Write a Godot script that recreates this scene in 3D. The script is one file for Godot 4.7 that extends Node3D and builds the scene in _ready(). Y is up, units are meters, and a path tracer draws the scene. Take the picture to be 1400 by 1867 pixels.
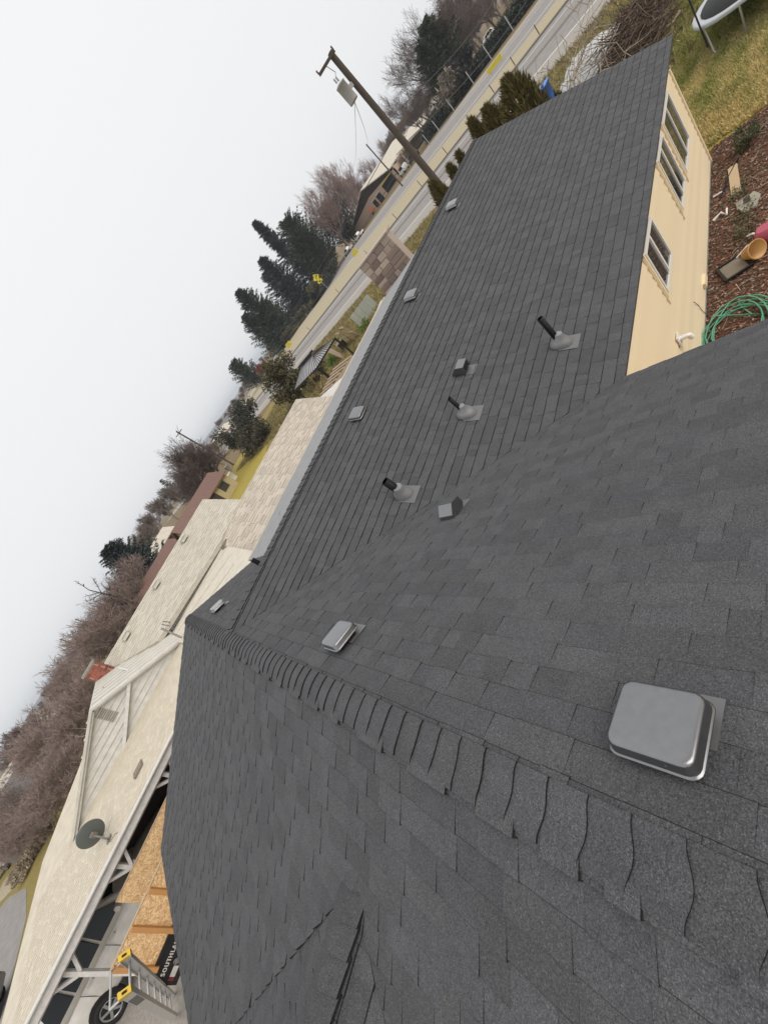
extends Node3D

var rng := RandomNumberGenerator.new()
var used := {}
var tex := {}
var mats := {}
var pieces: Array = []
var eye := Vector3(0, 5.52, 0)
var cam: Camera3D


# ---------- helpers: nodes ----------
func tag(o: Node, label: String, category: String, group := "", kind := "") -> void:
	if label: o.set_meta("label", label)
	if category: o.set_meta("category", category)
	if group: o.set_meta("group", group)
	if kind: o.set_meta("kind", kind)

func numbered(called: String) -> String:
	if not used.has(called):
		used[called] = 0
		return called
	used[called] += 1
	return "%s_%03d" % [called, used[called]]

func thing(called: String, label: String, category: String, at := Vector3.ZERO, yaw := 0.0, group := "") -> Node3D:
	var o := Node3D.new()
	o.name = numbered(called)
	add_child(o)
	o.position = at
	o.rotation.y = yaw
	tag(o, label, category, group)
	return o

func copy(src: Node3D, label: String, at: Vector3, yaw := 0.0, sc := Vector3.ONE) -> Node3D:
	var r: Node3D = src.duplicate()
	r.name = numbered(String(src.name).rstrip("0123456789").rstrip("_"))
	add_child(r)
	r.position = at
	r.rotation.y = yaw
	r.scale = src.scale * sc
	r.set_meta("label", label)
	return r

func part(called: String, st: SurfaceTool, m: Material, parent: Node, kind := "") -> MeshInstance3D:
	st.generate_normals()
	var o := MeshInstance3D.new()
	o.mesh = st.commit()
	o.mesh.surface_set_material(0, m)
	if parent == self:
		o.name = numbered(called)
		add_child(o)
	else:
		o.name = called
		parent.add_child(o, true)
	if kind: o.set_meta("kind", kind)
	return o

func same(called: String, mesh: Mesh, parent: Node, t: Transform3D) -> MeshInstance3D:
	var o := MeshInstance3D.new()
	o.mesh = mesh
	o.name = called
	parent.add_child(o, true)
	o.transform = t
	return o

# ---------- helpers: shapes ----------
func S(c := Color.WHITE) -> SurfaceTool:
	var st := SurfaceTool.new()
	st.begin(Mesh.PRIMITIVE_TRIANGLES)
	st.set_smooth_group(-1)
	st.set_color(c)
	return st

func tri(st: SurfaceTool, a: Vector3, b: Vector3, c: Vector3) -> void:
	st.add_vertex(a); st.add_vertex(b); st.add_vertex(c)

func trif(st: SurfaceTool, a: Vector3, b: Vector3, c: Vector3, n: Vector3) -> void:
	if (c - a).cross(b - a).dot(n) < 0.0:
		tri(st, a, c, b)
	else:
		tri(st, a, b, c)

func quadf(st: SurfaceTool, a: Vector3, b: Vector3, c: Vector3, d: Vector3, n: Vector3) -> void:
	trif(st, a, b, c, n); trif(st, a, c, d, n)

func bx(st: SurfaceTool, c: Vector3, s: Vector3, b := Basis.IDENTITY) -> void:
	var h := s * 0.5
	for n in [Vector3.RIGHT, Vector3.LEFT, Vector3.UP, Vector3.DOWN, Vector3.BACK, Vector3.FORWARD]:
		var v: Vector3 = Vector3.UP if absf(n.y) < 0.5 else Vector3.FORWARD
		var u := v.cross(n)
		var f: Array = []
		for k in [-u + v, u + v, u - v, -u - v]:
			f.append(c + b * ((n + k) * h))
		tri(st, f[0], f[1], f[2]); tri(st, f[0], f[2], f[3])

func bar(st: SurfaceTool, a: Vector3, b: Vector3, w: float, h: float, up := Vector3.UP) -> void:
	var d := (b - a).normalized()
	var x := up.cross(d)
	if x.length() < 0.01: x = Vector3.RIGHT.cross(d)
	x = x.normalized()
	bx(st, (a + b) * 0.5, Vector3(w, h, (b - a).length()), Basis(x, d.cross(x), d))

func loft(st: SurfaceTool, rings: Array, caps := true, smooth := true) -> void:
	st.set_smooth_group(1 if smooth else -1)
	var n: int = rings[0].size()
	for i in rings.size() - 1:
		for k in n:
			var j := (k + 1) % n
			tri(st, rings[i + 1][k], rings[i + 1][j], rings[i][j])
			tri(st, rings[i + 1][k], rings[i][j], rings[i][k])
	st.set_smooth_group(-1)
	if caps:
		for e in [0, rings.size() - 1]:
			var r = rings[e]
			var c := Vector3.ZERO
			for q in r: c += q
			c /= n
			for k in n:
				var j := (k + 1) % n
				if e == 0: tri(st, c, r[k], r[j])
				else: tri(st, c, r[j], r[k])

func tube(st: SurfaceTool, pts: Array, radii: Array, sides := 6, caps := true) -> void:
	var rings: Array = []
	var a := Vector3.ZERO
	for i in pts.size():
		var d: Vector3 = (pts[mini(i + 1, pts.size() - 1)] - pts[maxi(i - 1, 0)]).normalized()
		if i == 0: a = d.cross(Vector3.UP if absf(d.y) < 0.9 else Vector3.RIGHT).normalized()
		else: a = (a - d * a.dot(d)).normalized()
		var b := d.cross(a)
		var ring := PackedVector3Array()
		for k in sides:
			var t := TAU * k / sides
			ring.append(pts[i] + (a * cos(t) + b * sin(t)) * float(radii[i]))
		rings.append(ring)
	loft(st, rings, caps)

func rod(st: SurfaceTool, a: Vector3, b: Vector3, r: float, sides := 8) -> void:
	tube(st, [a, b], [r, r], sides)

func lathe(st: SurfaceTool, t: Transform3D, prof: Array, sides := 16) -> void:
	var rings: Array = []
	for q in prof:
		var ring := PackedVector3Array()
		for k in sides:
			var w := TAU * k / sides
			ring.append(t * Vector3(cos(w) * q.x, q.y, -sin(w) * q.x))
		rings.append(ring)
	loft(st, rings)

# a planar polygon P given its thickness as the vector off (away from the seen side)
func slab(st: SurfaceTool, P: Array, off: Vector3) -> void:
	var c := Vector3.ZERO
	var nn := Vector3.ZERO
	for i in P.size():
		c += P[i] / P.size()
		nn += P[i].cross(P[(i + 1) % P.size()])
	nn = nn.normalized()
	if nn.dot(off) > 0.0: nn = -nn
	var u: Vector3 = (P[1] - P[0]).normalized()
	var v := nn.cross(u)
	var flat := PackedVector2Array()
	for q in P: flat.append(Vector2(q.dot(u), q.dot(v)))
	var ix := Geometry2D.triangulate_polygon(flat)
	for i in range(0, ix.size(), 3):
		trif(st, P[ix[i]], P[ix[i + 1]], P[ix[i + 2]], nn)
		if off != Vector3.ZERO: trif(st, P[ix[i]] + off, P[ix[i + 1]] + off, P[ix[i + 2]] + off, -nn)
	if off == Vector3.ZERO: return
	for i in P.size():
		var a: Vector3 = P[i]
		var b: Vector3 = P[(i + 1) % P.size()]
		var o := (b - a).cross(nn)
		if Geometry2D.is_polygon_clockwise(flat): o = -o
		quadf(st, a, b, b + off, a + off, o)

func leaf(st: SurfaceTool, p: Vector3, d: Vector3, n: Vector3, l: float, w: float) -> void:
	var s := d.cross(n).normalized() * w * 0.5
	tri(st, p - s, p + d * l, p + s)

func rv() -> Vector3:
	return Vector3(rng.randfn(), rng.randfn(), rng.randfn()).normalized()

func tint(c: Color, j: float) -> Color:
	var k := 1.0 + rng.randf_range(-j, j)
	return Color(c.r * k, c.g * k, c.b * k)

# ---------- helpers: materials ----------
func nt(key: String, freq: float, lo: float, hi: float, oct := 4, bump := false) -> Texture2D:
	if tex.has(key): return tex[key]
	var n := FastNoiseLite.new()
	n.seed = hash(key) % 1000
	n.noise_type = FastNoiseLite.TYPE_SIMPLEX_SMOOTH
	n.frequency = freq
	n.fractal_octaves = oct
	var t := NoiseTexture2D.new()
	t.width = 512; t.height = 512
	t.seamless = true
	t.noise = n
	if bump:
		t.as_normal_map = true
		t.bump_strength = 4.0
	else:
		var g := Gradient.new()
		g.set_color(0, Color(lo, lo, lo)); g.set_color(1, Color(hi, hi, hi))
		t.color_ramp = g
	tex[key] = t
	return t

func granules() -> Texture2D:
	var n := 1024
	var by := PackedByteArray()
	by.resize(n * n * 3)
	var r := RandomNumberGenerator.new()
	r.seed = 77
	var f := FastNoiseLite.new()
	f.frequency = 0.012
	f.fractal_octaves = 5
	for y in n:
		for x in n:
			var k := r.randf()
			var v := 0.66 + 0.30 * (k - 0.5)
			if k > 0.94: v = 1.0
			elif k < 0.08: v = 0.36
			v *= 1.0 + 0.07 * f.get_noise_2d(x, y)
			var i := (y * n + x) * 3
			by[i] = int(clampf(v, 0, 1) * 255); by[i + 1] = by[i]; by[i + 2] = by[i]
	return ImageTexture.create_from_image(Image.create_from_data(n, n, false, Image.FORMAT_RGB8, by))

func strands(c0: Color, c1: Color, count: int, ln: float, wd: float) -> Texture2D:   # chips, flakes or straw lying in all directions
	var n := 512
	var im := Image.create(n, n, false, Image.FORMAT_RGB8)
	im.fill(c0.lerp(c1, 0.4).linear_to_srgb())
	var r := RandomNumberGenerator.new()
	r.seed = count
	for k in count:
		var p := Vector2(r.randf() * n, r.randf() * n)
		var d := Vector2.from_angle(r.randf() * TAU)
		var l := ln * r.randf_range(0.4, 1.3)
		var w := wd * r.randf_range(0.5, 1.4)
		var c := c0.lerp(c1, r.randf()).linear_to_srgb()
		for i in int(l):
			for j in int(w):
				var q := p + d * i + d.orthogonal() * j
				im.set_pixel(posmod(int(q.x), n), posmod(int(q.y), n), c)
	return ImageTexture.create_from_image(im)

func M(key: String, c: Color, rough := 0.85, t: Texture2D = null, per_m := 1.0, o := {}) -> StandardMaterial3D:
	if mats.has(key): return mats[key]
	var m := StandardMaterial3D.new()
	m.resource_name = key
	m.albedo_color = c.linear_to_srgb()
	m.roughness = rough
	if t:
		m.albedo_texture = t
		m.uv1_triplanar = true
		m.uv1_world_triplanar = true
		m.uv1_scale = Vector3.ONE * per_m
		if o.has("stretch"): m.uv1_scale = o.stretch
	if o.get("v", false): m.vertex_color_use_as_albedo = true
	if o.has("metal"): m.metallic = o.metal
	if o.has("bump"):
		m.normal_enabled = true
		m.normal_texture = o.bump
		m.normal_scale = o.get("bs", 0.6)
		m.uv1_triplanar = true
		m.uv1_world_triplanar = true
		if not t: m.uv1_scale = Vector3.ONE * per_m
	if o.has("back"):
		m.backlight_enabled = true
		m.backlight = o.back
	if o.has("alpha"):
		m.transparency = BaseMaterial3D.TRANSPARENCY_ALPHA
		m.albedo_color.a = o.alpha
	if o.has("coat"):
		m.clearcoat_enabled = true
		m.clearcoat = o.coat
		m.clearcoat_roughness = 0.06
	if o.has("spec"): m.metallic_specular = o.spec
	mats[key] = m
	return m

# ---------- helpers: roofs made of pieces ----------
func seen(p: Vector3, n: Vector3) -> float:
	var q := cam.transform.affine_inverse() * p
	if q.z > -0.3: return 0.0
	var f := 391.0
	var sx := absf(q.x / -q.z * f)
	var sy := absf(q.y / -q.z * f)
	if sx > 383 or sy > 512: return 0.0
	var d := eye - p
	return maxf(0.0, d.normalized().dot(n)) * f * f * d.length() / pow(-q.z, 3)

# gather the shingles of one slope: O a ridge point, U along the ridge, V down the slope, region in (u, v)
func gather(parent: Node, O: Vector3, U: Vector3, V: Vector3, region: PackedVector2Array, expo: float, w0: float, w1: float, th0: float, th1: float, col: Color, jit: float, m: Material, single := true, called := "shingle", edge := Color(-1, 0, 0), curl := 1.0) -> void:
	var N := V.cross(U)
	if N.y < 0: N = -N
	var lo := region[0]
	var hi := region[0]
	for q in region:
		lo = lo.min(q); hi = hi.max(q)
	var v := lo.y
	while v < hi.y:
		var u := lo.x - rng.randf() * w1
		var high := false
		while u < hi.x:
			var w := rng.randf_range(w0, w1)
			high = not high
			var v0 := v - expo * 0.14
			var v1 := v + expo + rng.randf_range(-0.004, 0.003) * expo / 0.14
			var rect := PackedVector2Array([Vector2(u, v0), Vector2(u + w, v0), Vector2(u + w, v1), Vector2(u, v1)])
			u += w
			var inside := true
			for q in rect:
				if not Geometry2D.is_point_in_polygon(q, region): inside = false
			var polys: Array = [rect]
			if not inside: polys = Geometry2D.intersect_polygons(rect, region)
			for p in polys:
				if p.size() < 3: continue
				var c := Vector2.ZERO
				for q in p: c += q / p.size()
				var C := O + U * c.x + V * c.y
				var lifted := not inside and c.x > lo.x + 0.4 and c.x < hi.x - 0.4 and c.y < hi.y - 0.2
				var th := (th1 if high else th0) * (curl if lifted else 1.0)
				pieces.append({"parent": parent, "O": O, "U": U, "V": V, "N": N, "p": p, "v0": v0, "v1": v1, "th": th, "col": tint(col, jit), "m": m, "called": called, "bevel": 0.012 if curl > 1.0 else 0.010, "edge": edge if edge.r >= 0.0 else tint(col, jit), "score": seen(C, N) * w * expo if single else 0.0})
		v += expo

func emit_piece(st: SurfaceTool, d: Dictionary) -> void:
	st.set_color(d.col)
	var top: Array = []
	var low: Array = []
	for q in d.p:
		var h: float = lerpf(0.0012, d.th, clampf((q.y - d.v0) / (d.v1 - d.v0), 0, 1))
		var b: Vector3 = d.O + d.U * q.x + d.V * q.y
		var butt: bool = q.y > d.v1 - 0.0005 and d.has("bevel")
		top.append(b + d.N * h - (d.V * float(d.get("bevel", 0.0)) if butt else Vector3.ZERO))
		low.append(b - d.N * 0.003)
	var ix := Geometry2D.triangulate_polygon(d.p)
	for i in range(0, ix.size(), 3):
		trif(st, top[ix[i]], top[ix[i + 1]], top[ix[i + 2]], d.N)
	var c := Vector3.ZERO
	for q in top: c += q / top.size()
	st.set_color(d.get("edge", d.col))   # cut edges of bare asphalt, dark bevel at the butt paints the course shadow
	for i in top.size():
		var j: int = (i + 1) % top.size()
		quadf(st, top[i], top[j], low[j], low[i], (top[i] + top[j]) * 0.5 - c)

func lay_pieces(most: int) -> void:
	pieces.sort_custom(func(a, b): return a.score > b.score)
	var rest := {}
	for i in pieces.size():
		var d: Dictionary = pieces[i]
		if i < most and d.score > 0.0:
			var st := S()
			emit_piece(st, d)
			part(d.called, st, d.m, d.parent)
		else:
			if not rest.has(d.parent): rest[d.parent] = [S(), d.m, d.called]
			emit_piece(rest[d.parent][0], d)
	for p in rest:
		part(rest[p][2] + "_field", rest[p][0], rest[p][1], p, "stuff")
	pieces.clear()

# caps bent over a ridge; A the end the butts look towards, D the way along the ridge away from the butts
func ridge_caps(parent: Node, A: Vector3, D: Vector3, side: Vector3, length: float, half: float, slope: float, expo: float, m: Material, col: Color, lift := 0.013) -> void:
	var s := 0.0
	while s < length:
		var st := S(tint(col, 0.07))
		var skew := rng.randf_range(-0.006, 0.006)
		var hw := half + rng.randf_range(-0.002, 0.002)
		var rows: Array = []
		for e in [[0.0, lift + rng.randf_range(-0.002, 0.002)], [expo * 0.5, lift * 0.7], [expo * 1.25, 0.001]]:
			var row: Array = []
			for k in 11:
				var t := (k - 5) / 5.0
				var x := t * hw
				var y := -slope * (sqrt(x * x + 0.0012) - 0.012)
				var along: float = s + e[0] + skew * t + 0.015 * (1.0 - cos(t * PI)) * (1.0 if e[0] == 0.0 else 0.4)
				row.append(A + D * along + side * x + Vector3.UP * (y + e[1] + 0.010))
			rows.append(row)
		st.set_smooth_group(1)
		for r in 2:
			for k in 10:
				quadf(st, rows[r][k], rows[r][k + 1], rows[r + 1][k + 1], rows[r + 1][k], Vector3.UP)
		st.set_smooth_group(-1)
		st.set_color(Color(0.035, 0.035, 0.037))
		for k in 10:
			var dn := Vector3.UP * 0.011
			quadf(st, rows[0][k], rows[0][k + 1], rows[0][k + 1] - dn, rows[0][k] - dn, -D)
		for k in [0, 10]:
			for r in 2:
				var dn := Vector3.UP * 0.018
				quadf(st, rows[r][k], rows[r + 1][k], rows[r + 1][k] - dn, rows[r][k] - dn, side * (k - 5))
		part("ridge_cap", st, m, parent)
		s += expo * rng.randf_range(0.96, 1.04)

func rounded(w: float, d: float, r: float, y: float, t: Transform3D) -> PackedVector3Array:
	var o := PackedVector3Array()
	for c in 4:
		var cx := (w * 0.5 - r) * (1 if c == 0 or c == 3 else -1)
		var cz := (d * 0.5 - r) * (-1 if c < 2 else 1)
		for k in 5:
			var a := PI / 2 * (c + k / 4.0)
			o.append(t * Vector3(cx + cos(a) * r, y, cz - sin(a) * r))
	return o

# ---------- plants ----------
func grow(wood: SurfaceTool, twig: SurfaceTool, p: Vector3, d: Vector3, ln: float, r: float, depth: int, o: Dictionary) -> void:
	var n := 3 if depth > 1 else (2 if depth == 1 else 1)
	var pts: Array = [p]
	var rad: Array = [r]
	var q := p
	var e := d
	for i in n:
		e = (e + rv() * float(o.get("bend", 0.2)) + Vector3.UP * float(o.get("up", 0.08))).normalized()
		q += e * ln / n
		pts.append(q)
		rad.append(maxf(r * lerpf(1.0, 0.5, (i + 1.0) / n), float(o.get("thin", 0.012))))
	var st := wood if depth >= int(o.get("wood", 3)) else twig
	st.set_color(tint(o.col, 0.25))
	tube(st, pts, rad, 6 if depth >= 4 else (4 if depth >= 3 else 3), false)
	if depth <= 0: return
	var kids: int = o.get("kids", 4)
	for k in kids:
		var t := rng.randf_range(0.3, 1.0) * n
		if k == 0: t = n
		var i := mini(int(t), n - 1)
		var at: Vector3 = pts[i].lerp(pts[i + 1], t - i)
		var ax: Vector3 = (pts[i + 1] - pts[i]).normalized()
		var rr := rv()
		var side := (rr - ax * ax.dot(rr)).normalized()
		var ang := deg_to_rad(rng.randf_range(float(o.get("a0", 22.0)), float(o.get("a1", 55.0))))
		if k == 0: ang *= 0.4
		grow(wood, twig, at, (ax * cos(ang) + side * sin(ang)).normalized(), ln * rng.randf_range(0.55, 0.82) * float(o.get("lenk", 1.0)), maxf(rad[i] * 0.62, float(o.get("thin", 0.012))), depth - 1, o)

func bare_tree(called: String, label: String, at: Vector3, h: float, o: Dictionary, m: Material, stems := 1, depth := 5, cat := "tree", group := "") -> Node3D:
	var t := thing(called, label, cat, at, 0.0, group)
	var w := S()
	var g := S()
	for k in stems:
		var d := Vector3.UP if stems == 1 else (Vector3.UP + Vector3(rng.randfn(), 0, rng.randfn()) * float(o.get("lean", 0.35))).normalized()
		grow(w, g, Vector3(rng.randfn(), 0, rng.randfn()) * 0.12 * (stems - 1), d, h * float(o.get("first", 0.36)), float(o.get("r", h * 0.02)), depth, o)
	part("trunk", w, m, t)
	var c := part("crown", g, m, t)
	t.scale = Vector3.ONE * (h / c.mesh.get_aabb().end.y)
	return t

func conifer(called: String, label: String, at: Vector3, h: float, r: float, m: Material, bark: Material, col: Color, o := {}) -> Node3D:
	var t := thing(called, label, "tree", at, rng.randf() * TAU, o.get("group", ""))
	var w := S(Color(0.06, 0.045, 0.035))
	tube(w, [Vector3.ZERO, Vector3(0, h * 0.6, 0), Vector3(0, h * 0.98, 0)], [h * 0.018, h * 0.01, h * 0.002], 6)
	part("trunk", w, bark, t)
	var st := S()
	var n: int = o.get("n", 520)
	var droop: float = o.get("droop", 0.25)
	var lf: float = h * float(o.get("leaf", 0.034))
	for i in n / 4:
		var f := pow((i + rng.randf()) / (n / 4.0), 0.85)
		var y := h * lerpf(float(o.get("bare", 0.04)), 0.98, f)
		var a := i * 2.399 + rng.randf_range(-0.5, 0.5)
		var prof := pow(1.0 - f, float(o.get("shape", 0.8)))
		var len := r * (prof * rng.randf_range(0.5, 1.25) + 0.04)
		var d := Vector3(cos(a), 0, sin(a))
		var sd := Vector3.UP.cross(d)
		var c := tint(col, 0.3)
		var steps := 9
		for k in steps:
			var s := (k + 0.6) / steps
			var p := Vector3(0, y, 0) + d * len * s + Vector3.UP * (-droop * len * s + 0.34 * len * s * s)
			var wide := len * 0.26 * (1.15 - s)
			for z in 8:
				st.set_color(tint(c, 0.6))
				var e := rng.randf_range(-1, 1)
				var dd := (d * 0.9 + sd * e * 0.9 + rv() * 0.45 + Vector3.UP * float(o.get("lift", 0.05))).normalized()
				leaf(st, p + sd * e * wide + Vector3.UP * rng.randfn() * 0.08 * len * (1.1 - s), dd, rv(), lf * rng.randf_range(0.6, 1.5), lf * 0.34)
	part("crown", st, m, t)
	return t

func bush(called: String, label: String, at: Vector3, size: Vector3, col: Color, n: int, leafsize: float, m: Material, cat := "shrub", group := "", upness := 0.4) -> Node3D:
	var t := thing(called, label, cat, at, 0.0, group)
	var w := S(Color(0.07, 0.05, 0.035))
	for k in 9:
		var e := Vector3(rng.randf_range(-0.35, 0.35) * size.x, size.y * rng.randf_range(0.5, 0.9), rng.randf_range(-0.35, 0.35) * size.z)
		tube(w, [Vector3.ZERO, e * 0.5 + rv() * 0.06 * size.y, e], [size.y * 0.02, size.y * 0.014, size.y * 0.006], 4)
	part("stem", w, m, t)
	var st := S()
	var lumps: Array = []
	for k in 16:
		lumps.append(Vector3(rng.randf_range(-0.42, 0.42), rng.randf_range(0.18, 0.86), rng.randf_range(-0.42, 0.42)))
	for i in n:
		var l: Vector3 = lumps[i % 16]
		var p := (l + rv() * pow(rng.randf(), 0.5) * 0.2) * size
		if p.y < 0: p.y = rng.randf() * size.y * 0.2
		st.set_color(tint(col, 0.5))
		leaf(st, p, (rv() + Vector3.UP * upness).normalized(), rv(), leafsize * rng.randf_range(0.6, 1.4), leafsize * 0.45)
	part("foliage", st, m, t)
	return t

func sheet(called: String, pts: Array, y: float, m: Material, kind := "structure") -> MeshInstance3D:
	var st := S()
	var P: Array = []
	for q in pts: P.append(Vector3(q.x, y, q.z if q is Vector3 else q.y))
	slab(st, P, Vector3.ZERO)
	var o := part(called, st, m, self)
	o.set_meta("kind", kind)
	return o

# a strip between two lines of points, for roads that bend
func strip(called: String, A: Array, B: Array, y: float, m: Material) -> MeshInstance3D:
	var st := S()
	for i in A.size() - 1:
		quadf(st, Vector3(A[i].x, y, A[i].y), Vector3(A[i + 1].x, y, A[i + 1].y), Vector3(B[i + 1].x, y, B[i + 1].y), Vector3(B[i].x, y, B[i].y), Vector3.UP)
	var o := part(called, st, m, self)
	o.set_meta("kind", "structure")
	return o


# ---------- fittings of the roof ----------
func roof_frame(p: Vector3, V: Vector3, U: Vector3) -> Transform3D:   # local x down the slope, y out of it
	var N := V.cross(U)
	if N.y < 0: N = -N
	return Transform3D(Basis(V, N, V.cross(N)), p)

func box_vent(house: Node3D, p: Vector3, V: Vector3, U: Vector3, s: float, label: String) -> void:
	var o := Node3D.new()
	o.name = "roof_vent"
	house.add_child(o, true)
	o.transform = roof_frame(p, V, U)
	o.set_meta("label", label)
	var f := S()
	bx(f, Vector3(0.09 * s, 0.010, 0.035 * s), Vector3(0.19 * s, 0.004, 0.21 * s))
	part("flange", f, mats.flange, o)
	var th := S()
	loft(th, [rounded(0.19 * s, 0.19 * s, 0.02, 0.01, Transform3D()), rounded(0.19 * s, 0.19 * s, 0.02, 0.06 * s, Transform3D())])
	part("throat", th, mats.dark_hole, o)
	var h := S()
	var T := Transform3D(Basis(Vector3.BACK, deg_to_rad(2.5)), Vector3(0, 0.012, 0))
	loft(h, [rounded(0.262 * s, 0.262 * s, 0.034 * s, 0.040 * s, T), rounded(0.274 * s, 0.274 * s, 0.038 * s, 0.040 * s, T), rounded(0.277 * s, 0.277 * s, 0.039 * s, 0.0435 * s, T), rounded(0.274 * s, 0.274 * s, 0.038 * s, 0.047 * s, T),
		rounded(0.265 * s, 0.265 * s, 0.036 * s, 0.048 * s, T), rounded(0.262 * s, 0.262 * s, 0.036 * s, 0.051 * s, T), rounded(0.256 * s, 0.256 * s, 0.038 * s, 0.087 * s, T), rounded(0.251 * s, 0.251 * s, 0.038 * s, 0.094 * s, T), rounded(0.240 * s, 0.240 * s, 0.036 * s, 0.0975 * s, T), rounded(0.222 * s, 0.222 * s, 0.034 * s, 0.0990 * s, T), rounded(0.15 * s, 0.15 * s, 0.03 * s, 0.1000 * s, T), rounded(0.06 * s, 0.06 * s, 0.02 * s, 0.1008 * s, T)])
	part("hood", h, mats.vent_paint, o)
	var sc := S(Color(0.3, 0.3, 0.3))
	for q in [[0.128, 0.09], [0.128, -0.09], [-0.128, 0.05]]:
		bx(sc, T * Vector3(q[0] * s, 0.07 * s, q[1] * s), Vector3.ONE * 0.005)
	part("screw", sc, mats.flange, o)

func exhaust_hood(house: Node3D, p: Vector3, V: Vector3, U: Vector3, s: float, label: String) -> void:
	var o := Node3D.new()
	o.name = "exhaust_hood"
	house.add_child(o, true)
	o.transform = roof_frame(p, V, U)
	o.set_meta("label", label)
	var f := S()
	bx(f, Vector3(0.12 * s, 0.009, 0), Vector3(0.22 * s, 0.004, 0.20 * s))
	part("flange", f, mats.flange, o)
	var h := S()
	var w := 0.10 * s
	var P: Array = []
	for z in [-w, w]:
		P.append(PackedVector3Array([Vector3(-0.12 * s, 0.012, z), Vector3(-0.12 * s, 0.05 * s, z), Vector3(-0.04 * s, 0.15 * s, z), Vector3(0.09 * s, 0.15 * s, z), Vector3(0.11 * s, 0.06 * s, z), Vector3(0.06 * s, 0.012, z)]))
	loft(h, P, true, false)
	part("hood", h, mats.vent_paint, o)
	var g := S()
	bx(g, Vector3(0.107 * s, 0.10 * s, 0), Vector3(0.006, 0.07 * s, 0.15 * s), Basis(Vector3.BACK, 0.22))
	part("damper", g, mats.dark_hole, o)

func vent_pipe(house: Node3D, p: Vector3, V: Vector3, U: Vector3, r: float, h: float, label: String) -> void:
	var o := Node3D.new()
	o.name = "vent_pipe"
	house.add_child(o, true)
	o.transform = roof_frame(p, V, U)
	o.set_meta("label", label)
	var f := S()
	bx(f, Vector3(0.10, 0.009, 0), Vector3(0.24, 0.004, 0.27))
	part("flashing", f, mats.flange, o)
	var up: Vector3 = o.transform.basis.inverse() * Vector3.UP
	var c := S()
	var rings: Array = []
	for q in [[0.115, 0.011], [0.112, 0.03], [0.095, 0.065], [r + 0.022, 0.10], [r + 0.012, 0.135], [r + 0.008, 0.14]]:
		var ring := PackedVector3Array()
		for k in 18:
			var a := TAU * k / 18
			ring.append(Vector3(cos(a) * q[0] * (1.25 if q[1] < 0.05 else 1.0), q[1], -sin(a) * q[0]) + up * q[1] * 0.3)
		rings.append(ring)
	loft(c, rings)
	part("boot", c, mats.boot, o)
	var t := S()
	var b := up * 0.05
	tube(t, [b, up * h, up * h, up * (h - 0.05)], [r, r, r * 0.82, r * 0.82], 14)
	part("pipe", t, mats.black_pipe, o)

func window_unit(house: Node3D, x0: float, x1: float, y0: float, y1: float, z: float) -> void:
	var o := Node3D.new()
	o.name = "window"
	house.add_child(o, true)
	o.position = Vector3((x0 + x1) * 0.5, (y0 + y1) * 0.5, z)
	var w := x1 - x0
	var h := y1 - y0
	var f := S()
	for s in [-1, 1]:
		bx(f, Vector3(s * (w * 0.5 - 0.02), 0, 0.006), Vector3(0.04, h, 0.03))
		bx(f, Vector3(0, s * (h * 0.5 - 0.02), 0.006), Vector3(w - 0.08, 0.04, 0.028))
	bx(f, Vector3(0.02, 0, 0.005), Vector3(0.055, h - 0.08, 0.026))
	part("frame", f, mats.white_vinyl, o)
	for s in [-1, 1]:
		var s2 := S()
		bx(s2, Vector3(-w * 0.25 + s * (w * 0.25 - 0.055), 0, 0.003), Vector3(0.02, h - 0.08, 0.016))
		part("sash", s2, mats.grey_vinyl, o)
	for s in [-1, 1]:
		var g := S()
		bx(g, Vector3(s * w * 0.25, 0, -0.004), Vector3(w * 0.5 - 0.03, h - 0.06, 0.006))
		part("pane", g, mats.window_glass, o)
	var tr := S()
	bx(tr, Vector3(-w * 0.5 - 0.10, -0.06, -0.004), Vector3(0.018, h + 0.12, 0.022))
	bx(tr, Vector3(-w * 0.5 - 0.03, -0.0, -0.004), Vector3(0.05, h + 0.06, 0.022))
	part("trim", tr, mats.cream_siding, o)

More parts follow.
